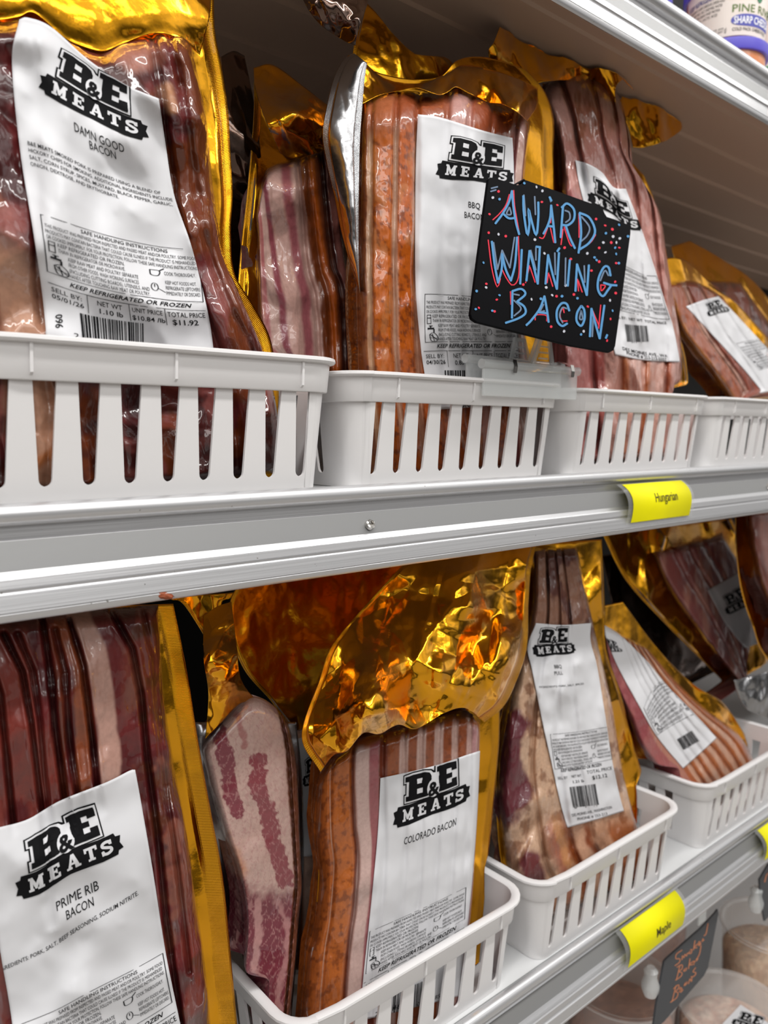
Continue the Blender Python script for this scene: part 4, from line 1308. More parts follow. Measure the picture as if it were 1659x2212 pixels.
p.slab([(432, 1614), (458, 1720), (482, 1800), (512, 1890), (528, 1990), (522, 2120), (530, 2260)], [(622, 1556), (640, 1640), (646, 1740), (650, 1850), (652, 1920), (644, 2000), (634, 2120), (616, 2280)],
       [(470, 1572), (526, 1512), (560, 1506), (596, 1528)], None, thick=.028, el=.10, er=.10, et=.05, ridges=[(.9, .9, 2)], rd=.0025, rw=.02, lump=.0022, lumps=18, wr=.0004, colf=c7, seed=54, nu=130, nv=240, rmin=.4)
p.sheet([(420, 1560), (440, 1700), (470, 1850), (490, 2000), (500, 2120), (520, 2300)], [(640, 1560), (654, 1700), (655, 1900), (638, 2100), (620, 2300)], None, None, h=0, crumple=.2, seed=51, n=34, fs=.025, m=SILVER, back=GOLD, name='silver_foil', nu=60)
p.sheet([(440, 1330), (440, 1420), (450, 1500), (444, 1596)], [(500, 1300), (512, 1400), (522, 1470), (560, 1520)], [(470, 1310)], [(470, 1570), (520, 1520)], crumple=.34, seed=53, n=36, fs=.02, nu=60, nv=80, hf=lambda U, V: .004 + .02 * V, name='gold_foil_top', back=GOLD)

p = Pack('bacon bag with a white label edge, half hidden behind the COLORADO BACON package', (650, 1750), .482, 2, -4, box='C1')
p.sheet([(360, 1290), (372, 1296), (400, 1310), (470, 1420)], [(505, 1280), (498, 1292), (478, 1310), (500, 1420)], None, None, h=.01, crumple=.15, seed=57, n=20, fs=.02, nu=50, nv=40, seal=.006)
p.slab([(600, 1600), (612, 1720), (628, 1850), (630, 2100)], [(700, 1560), (712, 1700), (716, 1850), (712, 2100)], None, None, thick=.014, el=.1, er=.1, et=.1, lump=.001, colf=lambda U, V, X, Y, a, b_: bands(U, [(0, BROWN), (.3, FAT), (.6, LEAN)], .05), nu=50, nv=90, seed=58)
p.label([(626, 1602), (632, 1700), (648, 1850)], [(690, 1580), (700, 1700), (706, 1850)], None, None, nu=20, nv=40, seed=59)
p.emblem([(652, 1640), (700, 1610), (702, 1690), (654, 1700)]); p.flush()

# ---- P8: Colorado bacon
p = Pack('spiced bacon package labelled COLORADO BACON under a crumpled gold foil top', (830, 2160), .423, 1, -8, box='C1')


def c8(U, V, X, Y, Xm, Zm):
    w = U + (fbm(U * 2, V * 6, 5) - .5) * .014
    c = bands(w, [(0, lin(206, 112, 46)), (.26, lin(150, 72, 40)), (.275, lin(232, 196, 186)), (.365, lin(180, 104, 108)), (.42, lin(134, 62, 40)), (.47, lin(168, 86, 40)), (.535, lin(228, 190, 178)), (.585, lin(166, 84, 42)), (.635, lin(228, 190, 178)), (.685, lin(166, 84, 42)),
                  (.735, lin(228, 190, 178)), (.785, lin(166, 84, 42)), (.835, lin(226, 188, 176)), (.87, lin(166, 84, 42)), (.92, lin(226, 186, 176)), (.95, lin(206, 150, 150))], .006)
    br = sstep(.34, .22, c[..., 2] / c[..., 0])
    c = over(c, lin(116, 54, 26), blotch(Xm, Zm, 300, 11, .48, .72) * .6 * br)
    c = over(c, lin(222, 176, 150), sstep(.006, .001, np.abs(w - .115)) * .8)
    top = sstep(.045, .02, V + (fbm(U * 14, V * 3, 6) - .5) * .03)
    c = over(c, lin(180, 96, 46), top)
    return c


p.slab([(692, 1672), (684, 1720), (684, 1830), (690, 1900), (680, 2000), (664, 2080), (652, 2200), (640, 2330)], [(1038, 1552), (1036, 1640), (1032, 1760), (1028, 1830), (1020, 1950), (1008, 2080), (998, 2220), (990, 2270)],
       [(715, 1640), (750, 1612), (785, 1590), (860, 1572), (940, 1548), (1005, 1534)], None, thick=.031, el=.24, er=.03, et=.05, eb=.02,
       ridges=[(.115, .115, .7), (.27, .27, 2.0), (.44, .44, 1.2), (.56, .56), (.66, .66), (.76, .76), (.86, .86), (.94, .94)], rd=.0024, rw=.014, lump=.0010, wr=.0007, colf=c8, seed=64, nu=220, nv=260, rmin=.5)
p.sheet([(664, 1590), (686, 1700), (686, 1900), (666, 2100), (650, 2330)], [(1080, 1520), (1078, 1610), (1065, 1750), (1055, 1850), (1045, 2000), (1030, 2140), (1020, 2270)], None, None, h=-.001, crumple=.07, seed=61, n=30, fs=.03, seal=.009, nv=140)
p.sheet([(880, 1210), (770, 1330), (715, 1400), (690, 1470), (652, 1590), (692, 1668)], [(1158, 1180), (1147, 1230), (1142, 1300), (1138, 1400), (1112, 1480), (1086, 1528), (1046, 1560)], [(980, 1198), (1070, 1190)], [(720, 1632), (750, 1622), (785, 1584), (820, 1586), (860, 1566), (900, 1574), (960, 1540), (1005, 1530)],
        crumple=.36, seed=65, n=64, fs=.030, fine=(30, .012, .12), nu=230, nv=220, hf=lambda U, V: -.012 + .044 * V + .008 * np.sin(V * math.pi) - .018 * sstep(.85, 1, U) * V, name='gold_foil_top', back=GOLD, seal=.008, soft=.012)
p.label([(822, 1681), (816, 1800), (802, 1950), (786, 2100), (777, 2206)], [(1037, 1622), (1031, 1760), (1022, 1880), (1010, 2000), (1000, 2080), (991, 2152)], [(900, 1664), (960, 1648), (1005, 1632)], None, smooth=3, seed=13, wave=.0010, lift=.0009, nu=90)
p.emblem([(853, 1668), (1012, 1625), (1016, 1728), (848, 1793)])
t = p.text
t('COLORADO BACON', (872, 1825), (985, 1782), 16)
p.put(*SAFE, [(798, 2012), (1007, 1916), (1004, 1985), (789, 2104)], GREYINK)
p.put(*foot_block('05/02/26', '0.94 lb', '$10.84 /lb', '$10.19'), [(787, 2108), (1003, 1989), (1001, 2038), (782, 2160)], INK, 0, 'price_panel')
p.put(*barcode(6), [(850, 2146), (930, 2112), (926, 2170), (846, 2204)], INK, 0, 'barcode')
t('2', (810, 2196), (816, 2194), 10, part='barcode'); t('46 0', (848, 2182), (876, 2174), 10, part='barcode'); t('9', (910, 2152), (916, 2150), 10, part='barcode'); t('00960 28567', (900, 2174), (962, 2150), 9, part='barcode'); t('DES MOINES AVE', (806, 2226), (870, 2196), 10, part='barcode'); t('PHONE # 253-213', (812, 2240), (968, 2170), 10, part='barcode')
p.flush()

# ---- P8b: dark bronze bag behind the crown
p = Pack('dark gold foil bag behind the crumpled gold top, in the shade of the shelf', (760, 1400), .505, 1, -2, box='C1')
p.sheet([(520, 1255), (497, 1300), (498, 1370), (530, 1450), (590, 1520), (640, 1600), (650, 1750), (640, 2100)], [(1080, 1186), (1040, 1300), (1000, 1420), (960, 1540), (930, 1700), (910, 1800), (900, 1900), (880, 2050)], [(640, 1230), (800, 1210), (960, 1192)], None, h=.004, crumple=.09, seed=71, n=22, fs=.06, nu=150, nv=150, soft=.010, seal=.004)

# ---- P9: purple and tan pack
p = Pack('bacon package with a long bent label, purple lean and tan fat, above the Maple tag', (1250, 1900), .421, 5, -4, box='C2')


def c9(U, V, X, Y, Xm, Zm):
    n = fbm(Xm * 60, Zm * 60, 3) - .5
    c = np.broadcast_to(lin(232, 190, 158), U.shape + (3,)).copy()
    c = over(c, lin(150, 100, 70), blotch(Xm, Zm, 70, 7, .52, .62) * .8)
    c = over(c, lin(112, 50, 58), sstep(40, 22, pxline(X, Y, [(1110, 1560), (1100, 1640), (1120, 1710), (1090, 1760)]) + n * 40))
    c = over(c, lin(120, 56, 60), sstep(34, 18, pxline(X, Y, [(1150, 1860), (1165, 1920)]) + n * 30))
    up = sstep(1420, 1330, Y + n * 60); c = over(c, lin(150, 96, 76), up * .8); c = over(c, lin(110, 62, 52), up * blotch(Xm, Zm * .5, 60, 27, .5, .6))
    w = U + n * .06
    st = bands(w, [(0, lin(190, 120, 96)), (.40, lin(214, 150, 100)), (.46, lin(150, 76, 36)), (.52, lin(222, 172, 140)), (.62, lin(146, 74, 40)), (.67, lin(216, 164, 130)), (.8, lin(170, 94, 46))], .02)
    return lerp(c, st, sstep(1740, 1800, Y) * sstep(.3, .4, U))


p.slab([(1152, 1185), (1146, 1320), (1118, 1440), (1090, 1560), (1076, 1680), (1084, 1800), (1100, 1900), (1150, 2000)], [(1246, 1180), (1270, 1290), (1292, 1390), (1322, 1520), (1345, 1660), (1375, 1780), (1400, 1830), (1400, 1900)],
       None, None, thick=.028, el=.14, er=.08, et=.03, ridges=[(.3, .28, 2), (.5, .5, 1.3), (.66, .66, 1.3)], rd=.0028, rw=.02, lump=.005, lumps=26, wr=.0016, colf=c9, seed=74, nu=150, nv=260, rmin=.4)
p.sheet([(1150, 1175), (1120, 1400), (1074, 1600), (1080, 1850), (1130, 2010)], [(1300, 1165), (1306, 1290), (1310, 1400), (1342, 1500), (1372, 1620), (1402, 1710), (1425, 1790), (1432, 1880)], None, None, h=.002, crumple=.24, seed=73, n=40, fs=.022, nv=160, seal=.006, soft=.008)
p.label([(1158, 1346), (1140, 1398), (1150, 1450), (1172, 1560), (1192, 1650), (1212, 1740), (1226, 1788)], [(1277, 1346), (1276, 1385), (1290, 1440), (1305, 1530), (1322, 1640), (1338, 1716), (1348, 1752)], [(1215, 1350)], [(1290, 1770)], smooth=8, seed=15, wave=.004)
p.emblem([(1160, 1350), (1240, 1350), (1246, 1410), (1154, 1420)])
p.put(*SAFE, [(1188, 1586), (1312, 1570), (1322, 1640), (1198, 1662)], GREYINK)
p.text('BBQ', (1198, 1444), (1214, 1443), 8); p.text('PULL', (1198, 1458), (1216, 1457), 8); p.text('INGREDIENTS: PORK, SALT, SPICES.', (1165, 1486), (1262, 1478), 4)
p.text('KEEP REFRIGERATED OR FROZEN', (1212, 1668), (1300, 1654), 7, .014, .3, part='price_panel'); p.text('SELL BY', (1205, 1684), (1226, 1682), 6, part='price_panel'); p.text('NET WT', (1235, 1680), (1256, 1678), 6, part='price_panel'); p.text('TOTAL PRICE', (1268, 1672), (1322, 1662), 7, part='price_panel')
p.text('1.21 lb', (1238, 1692), (1262, 1689), 6, .01, part='price_panel'); p.text('$12.12', (1280, 1684), (1312, 1678), 8, .01, part='price_panel')
p.put(*barcode(9), [(1230, 1700), (1286, 1693), (1294, 1738), (1238, 1744)], INK, 0, 'barcode')
p.text('DES MOINES AVE., WASHINGTON', (1236, 1764), (1322, 1746), 6, part='barcode'); p.text('PHONE # 253-213', (1248, 1772), (1312, 1760), 6, part='barcode')
p.flush()

# ---- P10: tipped pack in the far basket
p = Pack('bacon package lying tipped over in the farthest lower basket, sliced edges showing', (1480, 1690), .430, 12, 0, box='C3')


def c10(U, V, X, Y, Xm, Zm):
    n = fbm(Xm * 60, Zm * 60, 3) - .5
    w = U + n * .03
    c = bands(w, [(0, lin(186, 106, 104)), (.22, lin(206, 140, 120)), (.30, lin(190, 104, 60))] + [q for k in range(6) for q in ((.36 + k * .1, lin(226, 178, 150)), (.41 + k * .1, lin(190, 106, 56)))], .012)
    return over(c, lin(170, 86, 90), sstep(.3, .2, U) * blotch(Xm, Zm, 40, 3, .5, .6))


p.slab([(1296, 1345), (1312, 1450), (1350, 1540), (1382, 1620), (1450, 1700)], [(1400, 1400), (1470, 1480), (1530, 1535), (1600, 1590), (1640, 1660)], None, [(1560, 1712)], thick=.030, el=.1, er=.08, et=.04, eb=.06, ridges=[(.41 + .1 * k, .41 + .1 * k) for k in range(6)], rd=.0022, rw=.018, lump=.001, colf=c10, seed=84, nu=130, nv=170)
p.sheet([(1296, 1310), (1300, 1420), (1340, 1560), (1400, 1690)], [(1345, 1300), (1420, 1400), (1500, 1480), (1560, 1516), (1605, 1580), (1650, 1650)], None, None, h=.004, crumple=.2, seed=81, n=26, fs=.02, nu=70, nv=110, soft=.006, seal=.005)
p.label([(1298, 1346), (1330, 1430), (1378, 1520), (1420, 1592), (1476, 1660)], [(1402, 1432), (1440, 1480), (1490, 1530), (1548, 1594)], [(1340, 1372)], [(1515, 1625)], smooth=6, seed=17, wave=.0015)
p.emblem([(1296, 1368), (1336, 1390), (1346, 1408), (1300, 1412)])
p.put(*SAFE, [(1390, 1530), (1470, 1490), (1506, 1540), (1420, 1588)], GREYINK)
p.put(*barcode(4), [(1462, 1597), (1494, 1578), (1510, 1600), (1476, 1620)], INK, 0, 'barcode')
p.flush()

# ---- P11 / P12 farther packs
BOX['D'] = (.986, 1.30, YF, YF + .3, DECK_LOW, .04)
p = Pack('dark bacon package in a gold edged bag, farther back above the tipped one', (1500, 1400), .512, 6, 0, box='C3')
p.slab([(1405, 1190), (1440, 1270), (1510, 1370), (1600, 1480), (1700, 1600)], [(1560, 1150), (1616, 1250), (1626, 1350), (1612, 1440), (1590, 1540)], None, None, thick=.026, el=.12, er=.05, et=.05, ridges=[(.3, .3), (.5, .5), (.7, .7)], rd=.003, rw=.03, lump=.002,
       colf=lambda U, V, X, Y, a, b_: over(np.broadcast_to(lin(170, 96, 92), U.shape + (3,)).copy(), lin(206, 140, 124), blotch(a, b_ * .3, 60, 5, .5, .6)), seed=94, nu=80, nv=110)
p.sheet([(1300, 1150), (1350, 1250), (1430, 1340), (1540, 1450), (1650, 1560)], [(1580, 1120), (1644, 1250), (1658, 1350), (1656, 1440), (1648, 1560)], None, None, h=.002, crumple=.2, seed=91, n=30, fs=.03, nu=80, nv=100, seal=.014, soft=.008)
p.label([(1528, 1275), (1570, 1350), (1610, 1400)], [(1600, 1235), (1650, 1310), (1690, 1370)], None, None, seed=19, nu=30, nv=40)
p.emblem([(1552, 1288), (1606, 1262), (1640, 1300), (1570, 1330)]); p.flush()
p = Pack('gold edged bacon package at the right photo edge, hanging just under the middle shelf', (1630, 1300), .425, 2, 0, box='D')
p.slab([(1612, 1100), (1620, 1180), (1640, 1260), (1668, 1340), (1680, 1420)], [(1740, 1090), (1750, 1180), (1770, 1300), (1790, 1420)], None, None, thick=.024, el=.15, er=.05, et=.05, lump=.002, ridges=[(.4, .4)], rd=.003,
       colf=lambda U, V, X, Y, a, b_: bands(U, [(0, lin(150, 90, 80)), (.2, lin(214, 160, 150)), (.4, lin(160, 90, 90))], .05), seed=96, nu=60, nv=80)
p.sheet([(1588, 1100), (1590, 1180), (1600, 1270), (1625, 1350), (1662, 1430), (1800, 1560), (1860, 1680)], [(1750, 1090), (1760, 1180), (1790, 1300), (1850, 1400), (1950, 1560), (2000, 1680)], None, None, h=0, crumple=.25, seed=97, n=26, fs=.025, nu=60, nv=80, soft=.006)
p.sheet([(1586, 1470), (1594, 1500), (1612, 1530), (1640, 1545)], [(1700, 1440), (1706, 1490), (1712, 1540), (1700, 1570)], None, None, h=-.004, crumple=.2, seed=99, n=26, fs=.014, nu=50, nv=50, soft=.012, name='silver_foil_end', m=SILVER, back=SILVER, label='crumpled silver foil end')
p = Pack('dark foil sheet added to darken the back of the farthest lower basket', (1480, 1480), .548, 4, 0, box='C3')
p.sheet([(1300, 1200), (1330, 1330), (1390, 1450), (1450, 1560)], [(1440, 1190), (1560, 1330), (1640, 1450), (1655, 1560)], [(1380, 1190)], None, h=.002, crumple=.2, seed=103, n=24, fs=.03, nu=60, nv=60, m=DARKFOIL, back=DARKFOIL, name='dark_foil_sheet')  # added dark sheet, stands in for the deep shade behind the tipped package
lin = _lin
# ================================================================== award sign on its clear clip
SP = Plane((1180, 700), .3440, 9, 0)
k_ = lambda x, y: (1010 + x / 4.484, 370 + y / 4.484)
sg = thing('award_sign', 'black chalkboard sign hand-lettered AWARD WINNING BACON, held above a basket rim', 'sign', SP.hit([k_(760, 1600)])[0])
outl = [(205, 75), (225, 58), (260, 62), (440, 118), (485, 132), (520, 122), (545, 92), (570, 90), (900, 212), (1310, 358), (1325, 400), (1350, 440), (1420, 462), (1550, 512), (1580, 545), (1580, 600), (1500, 1200), (1432, 1690), (1415, 1735), (1375, 1755), (1330, 1748), (1000, 1690), (600, 1590), (90, 1462), (45, 1430), (32, 1385), (60, 1180), (130, 640)]
front = SP.hit([k_(*q) for q in outl], .0012); back = front - SP.N * .0024
m = MB(); n = len(outl)
m.add(list(front) + list(back), [tuple(range(n))[::-1], tuple(range(n, 2 * n))] + [(i, (i + 1) % n, (i + 1) % n + n, i + n) for i in range(n)])
bo = m.build('board', BOARD, sg, bevel=.0004)
# the bent hanging lip along its top edge
lp = [k_(455, 122), k_(485, 112), k_(545, 72), k_(560, 84), k_(900, 205), k_(1312, 352)]
A = SP.hit(lp, .0012); B_ = A - SP.N * .0060
mm = MB(); n = len(lp)
for i in range(n - 1):
    up = SP.U * .0008
    mm.add([A[i], A[i + 1], B_[i + 1], B_[i], A[i] - up, A[i + 1] - up, B_[i + 1] - up, B_[i] - up], [(0, 1, 2, 3), (7, 6, 5, 4), (0, 4, 5, 1), (1, 5, 6, 2), (2, 6, 7, 3), (3, 7, 4, 0)])
mm.build('hanging_lip', BOARD, sg)
BL = [[(430, 190), (400, 300), (340, 410), (270, 505)], [(430, 190), (445, 350), (470, 500), (500, 610)], [(345, 410), (400, 455), (465, 450)],
      [(540, 240), (545, 400), (580, 620), (600, 510)], [(600, 510), (590, 360), (620, 480), (665, 620), (685, 450), (685, 300)],
      [(810, 330), (800, 450), (770, 540), (735, 605)], [(810, 330), (830, 500), (850, 690)], [(772, 530), (830, 535)], [(795, 250), (812, 285)],
      [(925, 340), (912, 500), (902, 640)], [(912, 350), (965, 312), (1030, 370), (1030, 465), (975, 520), (917, 520)], [(950, 525), (990, 640), (1040, 745)],
      [(1085, 410), (1100, 600), (1075, 790)], [(1085, 402), (1180, 450), (1235, 580), (1180, 690), (1090, 755)],
      [(235, 680), (262, 900), (295, 1080)], [(295, 1080), (330, 950), (335, 800)], [(335, 800), (370, 950), (420, 1060)], [(420, 1060), (460, 900), (480, 640)],
      [(525, 760), (510, 1090)], [(600, 770), (570, 1060)], [(600, 770), (640, 920), (680, 1090)], [(680, 1090), (700, 735)], [(665, 730), (705, 735)],
      [(780, 810), (755, 1090)], [(780, 810), (820, 980), (865, 1140)], [(865, 1140), (885, 790)], [(870, 775), (890, 745)], [(990, 860), (970, 1110)],
      [(1060, 900), (1045, 1160)], [(1060, 900), (1110, 1050), (1155, 1200)], [(1155, 1200), (1175, 910)],
      [(1385, 1010), (1365, 930), (1320, 930), (1268, 1040), (1265, 1150), (1310, 1210), (1360, 1150), (1395, 1100)], [(1320, 1080), (1385, 1100), (1445, 1105)],
      [(435, 1160), (430, 1420)], [(435, 1160), (520, 1140), (560, 1190), (480, 1262)], [(480, 1262), (548, 1310), (560, 1375), (490, 1425), (370, 1468)],
      [(745, 1210), (700, 1330), (620, 1440), (570, 1490)], [(745, 1210), (770, 1350), (785, 1460)], [(690, 1365), (768, 1375)],
      [(985, 1350), (960, 1285), (910, 1280), (866, 1350), (870, 1450), (915, 1498), (965, 1475)], [(1100, 1305), (1062, 1370), (1057, 1450), (1100, 1498), (1133, 1430), (1130, 1345), (1105, 1305)],
      [(1200, 1330), (1185, 1600)], [(1200, 1330), (1240, 1480), (1280, 1620)], [(1280, 1620), (1325, 1300)], [(1340, 1615), (1352, 1585)]]
GR = [[(405, 350), (378, 412), (422, 415), (408, 352)], [(545, 230), (562, 430)], [(650, 245), (658, 420)], [(795, 262), (806, 295)], [(945, 380), (985, 400), (990, 460), (950, 495)], [(1105, 440), (1180, 540), (1160, 620), (1105, 675)],
      [(252, 690), (290, 950)], [(290, 950), (335, 765)], [(335, 765), (410, 935)], [(410, 935), (455, 640)], [(612, 765), (662, 955)], [(662, 735), (662, 860)], [(845, 790), (850, 1000)], [(1130, 915), (1136, 1075)],
      [(1365, 1010), (1330, 962), (1285, 1060)], [(450, 1250), (518, 1330), (452, 1400)], [(450, 1190), (500, 1200)], [(735, 1290), (705, 1358), (745, 1352)], [(960, 1330), (918, 1322), (892, 1400), (922, 1468)], [(1100, 1350), (1086, 1428), (1115, 1428), (1102, 1352)], [(1218, 1410), (1208, 1600)], [(230, 165), (290, 150)], [(225, 195), (275, 180)]]
RD = [[(405, 225), (370, 330), (310, 410), (245, 470)], [(447, 185), (455, 330), (480, 480), (497, 580)], [(800, 540), (835, 690)], [(775, 550), (735, 645), (697, 642)], [(808, 415), (805, 500)], [(935, 540), (985, 690), (1010, 725)], [(925, 560), (905, 710)],
      [(1077, 415), (1080, 520), (1080, 640)], [(1240, 615), (1190, 690), (1100, 750)], [(200, 665), (235, 940), (287, 1120), (318, 1040)], [(492, 630), (497, 1000), (440, 1105), (380, 1040), (337, 955)], [(600, 915), (562, 1080)], [(605, 930), (655, 1075)],
      [(785, 985), (770, 1080)], [(790, 1000), (825, 1115)], [(1065, 1045), (1075, 1160)], [(1072, 1060), (1110, 1170)], [(1290, 1100), (1296, 1158), (1335, 1110), (1292, 1100)], [(415, 1165), (420, 1290)], [(430, 1330), (430, 1400)],
      [(655, 1440), (665, 1392), (760, 1396), (768, 1450)], [(935, 1370), (925, 1327), (897, 1380), (912, 1445), (965, 1450)], [(1205, 1335), (1275, 1500)], [(1290, 1295), (1270, 1520)]]
dR = [(300, 195), (720, 297), (870, 327), (213, 415), (205, 595), (370, 628), (940, 740), (1000, 850), (1245, 462), (1333, 525), (1403, 562), (1275, 742), (1392, 690), (1470, 740), (1275, 875), (1440, 890), (1200, 962), (1430, 1070), (1435, 1180), (1030, 1193), (862, 1210), (540, 1097), (182, 1090), (283, 1243), (110, 1322), (262, 1357), (1165, 1310), (1385, 1430), (1352, 1640), (810, 1505)]
dW = [(668, 152), (725, 190), (300, 610), (652, 662), (745, 795), (1160, 795), (1315, 690), (1410, 632), (1475, 650), (1335, 785), (1442, 690), (620, 1240), (762, 1125), (820, 1200), (180, 1125), (1380, 1250), (935, 1550), (1125, 1550), (245, 255), (950, 1105)]
dB = [(310, 270), (550, 115), (88, 1160), (310, 1200), (80, 1335), (240, 1350), (1430, 740), (1340, 600), (1230, 835), (1250, 860), (1465, 890), (1440, 800), (1555, 630), (1468, 518), (915, 1210), (1065, 1230), (710, 1235), (1405, 1350), (1100, 1580), (155, 885)]


def pen(name, strokes, w, dots, r, m_, layer, m2=None):
    V = []; F = []; ns = 0
    def put(v, f, j):
        o = len(V); q = SP.hit([k_(*p_) for p_ in v], .0012 + .00012 * layer + .000004 * (j % 12)); V.extend(q.tolist()); F.extend([tuple(i + o for i in g) for g in f])
    for j, s_ in enumerate(strokes): put(*stroke(s_, w), j)
    rr = np.random.RandomState(layer); ns = len(F)
    for j, d_ in enumerate(dots):
        a_, e_ = rr.uniform(0, 3.14), rr.uniform(.6, 1.15)
        pts = [(d_[0] + r * (math.cos(q) * math.cos(a_) - e_ * math.sin(q) * math.sin(a_)), d_[1] + r * (math.cos(q) * math.sin(a_) + e_ * math.sin(q) * math.cos(a_))) for q in np.linspace(0, 2 * math.pi, 12, endpoint=False)]
        put(np.array(pts), [tuple(range(12))], j)
    mesh_obj(name, V, F, m_, bo, smooth=False, mats=[m_, m2] if m2 else None, midx=[0] * ns + [1] * (len(F) - ns) if m2 else None)


pen('red_pen_lettering', RD, 11, dR, 13, REDPEN, 1)
pen('grey_and_white_pen_marks', GR + [[(950, 840), (945, 1105)]], 15, dW, 14, GREYPEN, 2, WHITEPEN)
pen('blue_pen_lettering', BL, 21, dB, 13, BLUEPEN, 3)

# clear clip gripping the rim under it
YR = .3688 + .0017
xl, xr_ = at_y(1050, 832, YR - .006)[0], at_y(1252, 845, YR - .006)[0]
zr = DECK_MID + .0725 + .0065
cl = thing('sign_clip', 'clear plastic sign clip with metal springs gripping the basket rim below the award sign', 'clip', ((xl + xr_) / 2, YR, zr))
yo = YR - .0014
fr_ = lambda v: v
m = MB(); m.box((xl, yo - .0022, zr - .0185), (xr_, yo - .0002, zr + .0005)); m.build('front_jaw', CLEAR, cl, bevel=.0006)
m = MB(); m.box((xl - .004, YR + .0085, zr - .018), (xr_ - .004, YR + .0102, zr + .006)); m.build('rear_jaw', CLEAR, cl, bevel=.0006)
m = MB(); m.tube([(xl - .001, yo - .001, zr + .0035), (xr_ + .002, yo - .001, zr + .0035)], .0034, 16); m.build('front_barrel', CLEAR, cl, smooth=True, angle=40)
m = MB(); m.tube([(xl - .006, YR + .0088, zr + .0075), (xr_ - .003, YR + .0088, zr + .0075)], .0032, 16); m.build('rear_barrel', CLEAR, cl, smooth=True, angle=40)
for px in (1104, 1228):
    x = at_y(px, 780, yo)[0]
    m = MB(); pts = [(yo - .0042, zr - .001), (yo - .0048, zr + .003), (yo - .0035, zr + .0078), (yo + .004, zr + .0100), (YR + .007, zr + .0112), (YR + .0112, zr + .0105), (YR + .0122, zr + .006)]
    V = [(x + dx, y, z) for y, z in pts for dx in (-.0019, .0019)]; V += [(v[0], v[1] + .0003, v[2] - .0005) for v in V]
    n = len(pts); F = [(2 * i, 2 * i + 1, 2 * i + 3, 2 * i + 2) for i in range(n - 1)] + [(2 * i + 2 + 2 * n, 2 * i + 3 + 2 * n, 2 * i + 1 + 2 * n, 2 * i + 2 * n) for i in range(n - 1)]
    m.add(V, F); m.build('spring', STEEL, cl)
xm = at_y(1165, 760, yo)[0]
for off, y0, lean_ in ((.004, yo - .001, -.002), (-.006, YR + .0105, .001)):
    m = MB(); xx = xm + off; w0, w1, hh = .0135, .0060, .0215
    for sx in (-1, 1):
        m.add([(xx + sx * w0, y0, zr + .005), (xx + sx * (w0 - .003), y0, zr + .005), (xx + sx * (w1 - .003), y0 + lean_, zr + .005 + hh), (xx + sx * w1, y0 + lean_, zr + .005 + hh),
               (xx + sx * w0, y0 + .002, zr + .005), (xx + sx * (w0 - .003), y0 + .002, zr + .005), (xx + sx * (w1 - .003), y0 + .002 + lean_, zr + .005 + hh), (xx + sx * w1, y0 + .002 + lean_, zr + .005 + hh)],
              [(0, 1, 2, 3), (7, 6, 5, 4), (0, 4, 5, 1), (1, 5, 6, 2), (2, 6, 7, 3), (3, 7, 4, 0)])
    m.box((xx - w1, y0 + lean_, zr + .005 + hh - .0025), (xx + w1, y0 + lean_ + .002, zr + .005 + hh))
    for q in (.25, .45, .65): m.box((xx - .005, y0 + lean_ * q + .0004, zr + .005 + hh * q), (xx + .005, y0 + lean_ * q + .0016, zr + .0062 + hh * q))
    m.build('finger_grip', CLEAR, cl)
x = at_y(1147, 730, YR + .004)[0]
m = MB(); m.tube([(x, YR + .004, zr + .009), (x, YR - .004, zr + .030), (x, .3520, zr + .052)], .0022, 12); m.build('sign_post', CLEAR, cl, smooth=True, angle=40)

# ================================================================== yellow price tags in clear holders


def price_tag(label, zb, x0, x1, word, group, wx=(.36, .76), wz=.46, txt=True):
    """a curved paper slipped between the round nose and the lip of a shelf rail"""
    y_top, z_top, y_bot, z_bot = .3690, .0405, .3595, .0075
    t = thing('price_tag', label, 'price tag', ((x0 + x1) / 2, .3595, CZ + zb + z_bot), group)
    def cur(f, o=0.0):
        b_ = .0085 * math.sin(math.pi * min(max(f, 0), 1) ** .85)
        return (y_top + (y_bot - y_top) * f - b_ * .80 - o * .9 - .0006, CZ + zb + z_top + (z_bot - z_top) * f + b_ * .30 + o * .4)
    def strip(xa, xb, o, f0, f1, ns=20, nx=2):
        return np.array([[(xa + (xb - xa) * i / (nx - 1), *cur(f0 + (f1 - f0) * j / (ns - 1), o)) for i in range(nx)] for j in range(ns)])
    nn = np.array([0, -.92, .38])
    o = sheet('paper', strip(x0, x1, 0, .0, .97, 60), nn, YELLOW, t, .0003, back=YELLOW)
    sheet('clear_holder', strip(x0 - .006, x1 + .006, -.0008, -.02, 1.0), nn, mat('clear_sleeve', (.97, .98, .98), .08, spec=.8, alpha=.12), t, .0004)
    if txt:
        V, F = text_mesh(word, .004); V, F = cut(V, F, .06)
        a0, a1 = x0 + (x1 - x0) * wx[0], x0 + (x1 - x0) * wx[1]; h = .30
        Q = [(a0 + (a1 - a0) * v[0], *cur(wz + .08 - v[1] * h * .8, .0004)) for v in V]
        mesh_obj('printed_word', Q, F, mat('olive_ink', lin(70, 62, 20), .6), o, smooth=False)
    return t


GT = 'yellow price tags on the shelf rails'
hx0, hx1 = at_y(1358, 1048, .362)[0], at_y(1484, 1040, .362)[0]
price_tag('yellow paper price tag printed Hungarian on the middle shelf rail', Z_MID, hx0, hx1, 'Hungarian', GT, (.36, .74), .48)
mx0, mx1 = at_y(1352, 2030, .362)[0], at_y(1470, 1940, .362)[0]
price_tag('yellow paper price tag printed Maple on the lower shelf rail', Z_LOW, mx0, mx1, 'Maple', GT, (.46, .72), .62)
fx0 = at_y(1648, 1806, .362)[0]
price_tag('yellow paper price tag at the right photo edge on the lower shelf rail', Z_LOW, fx0, fx0 + .062, 'Maple', GT, txt=False)

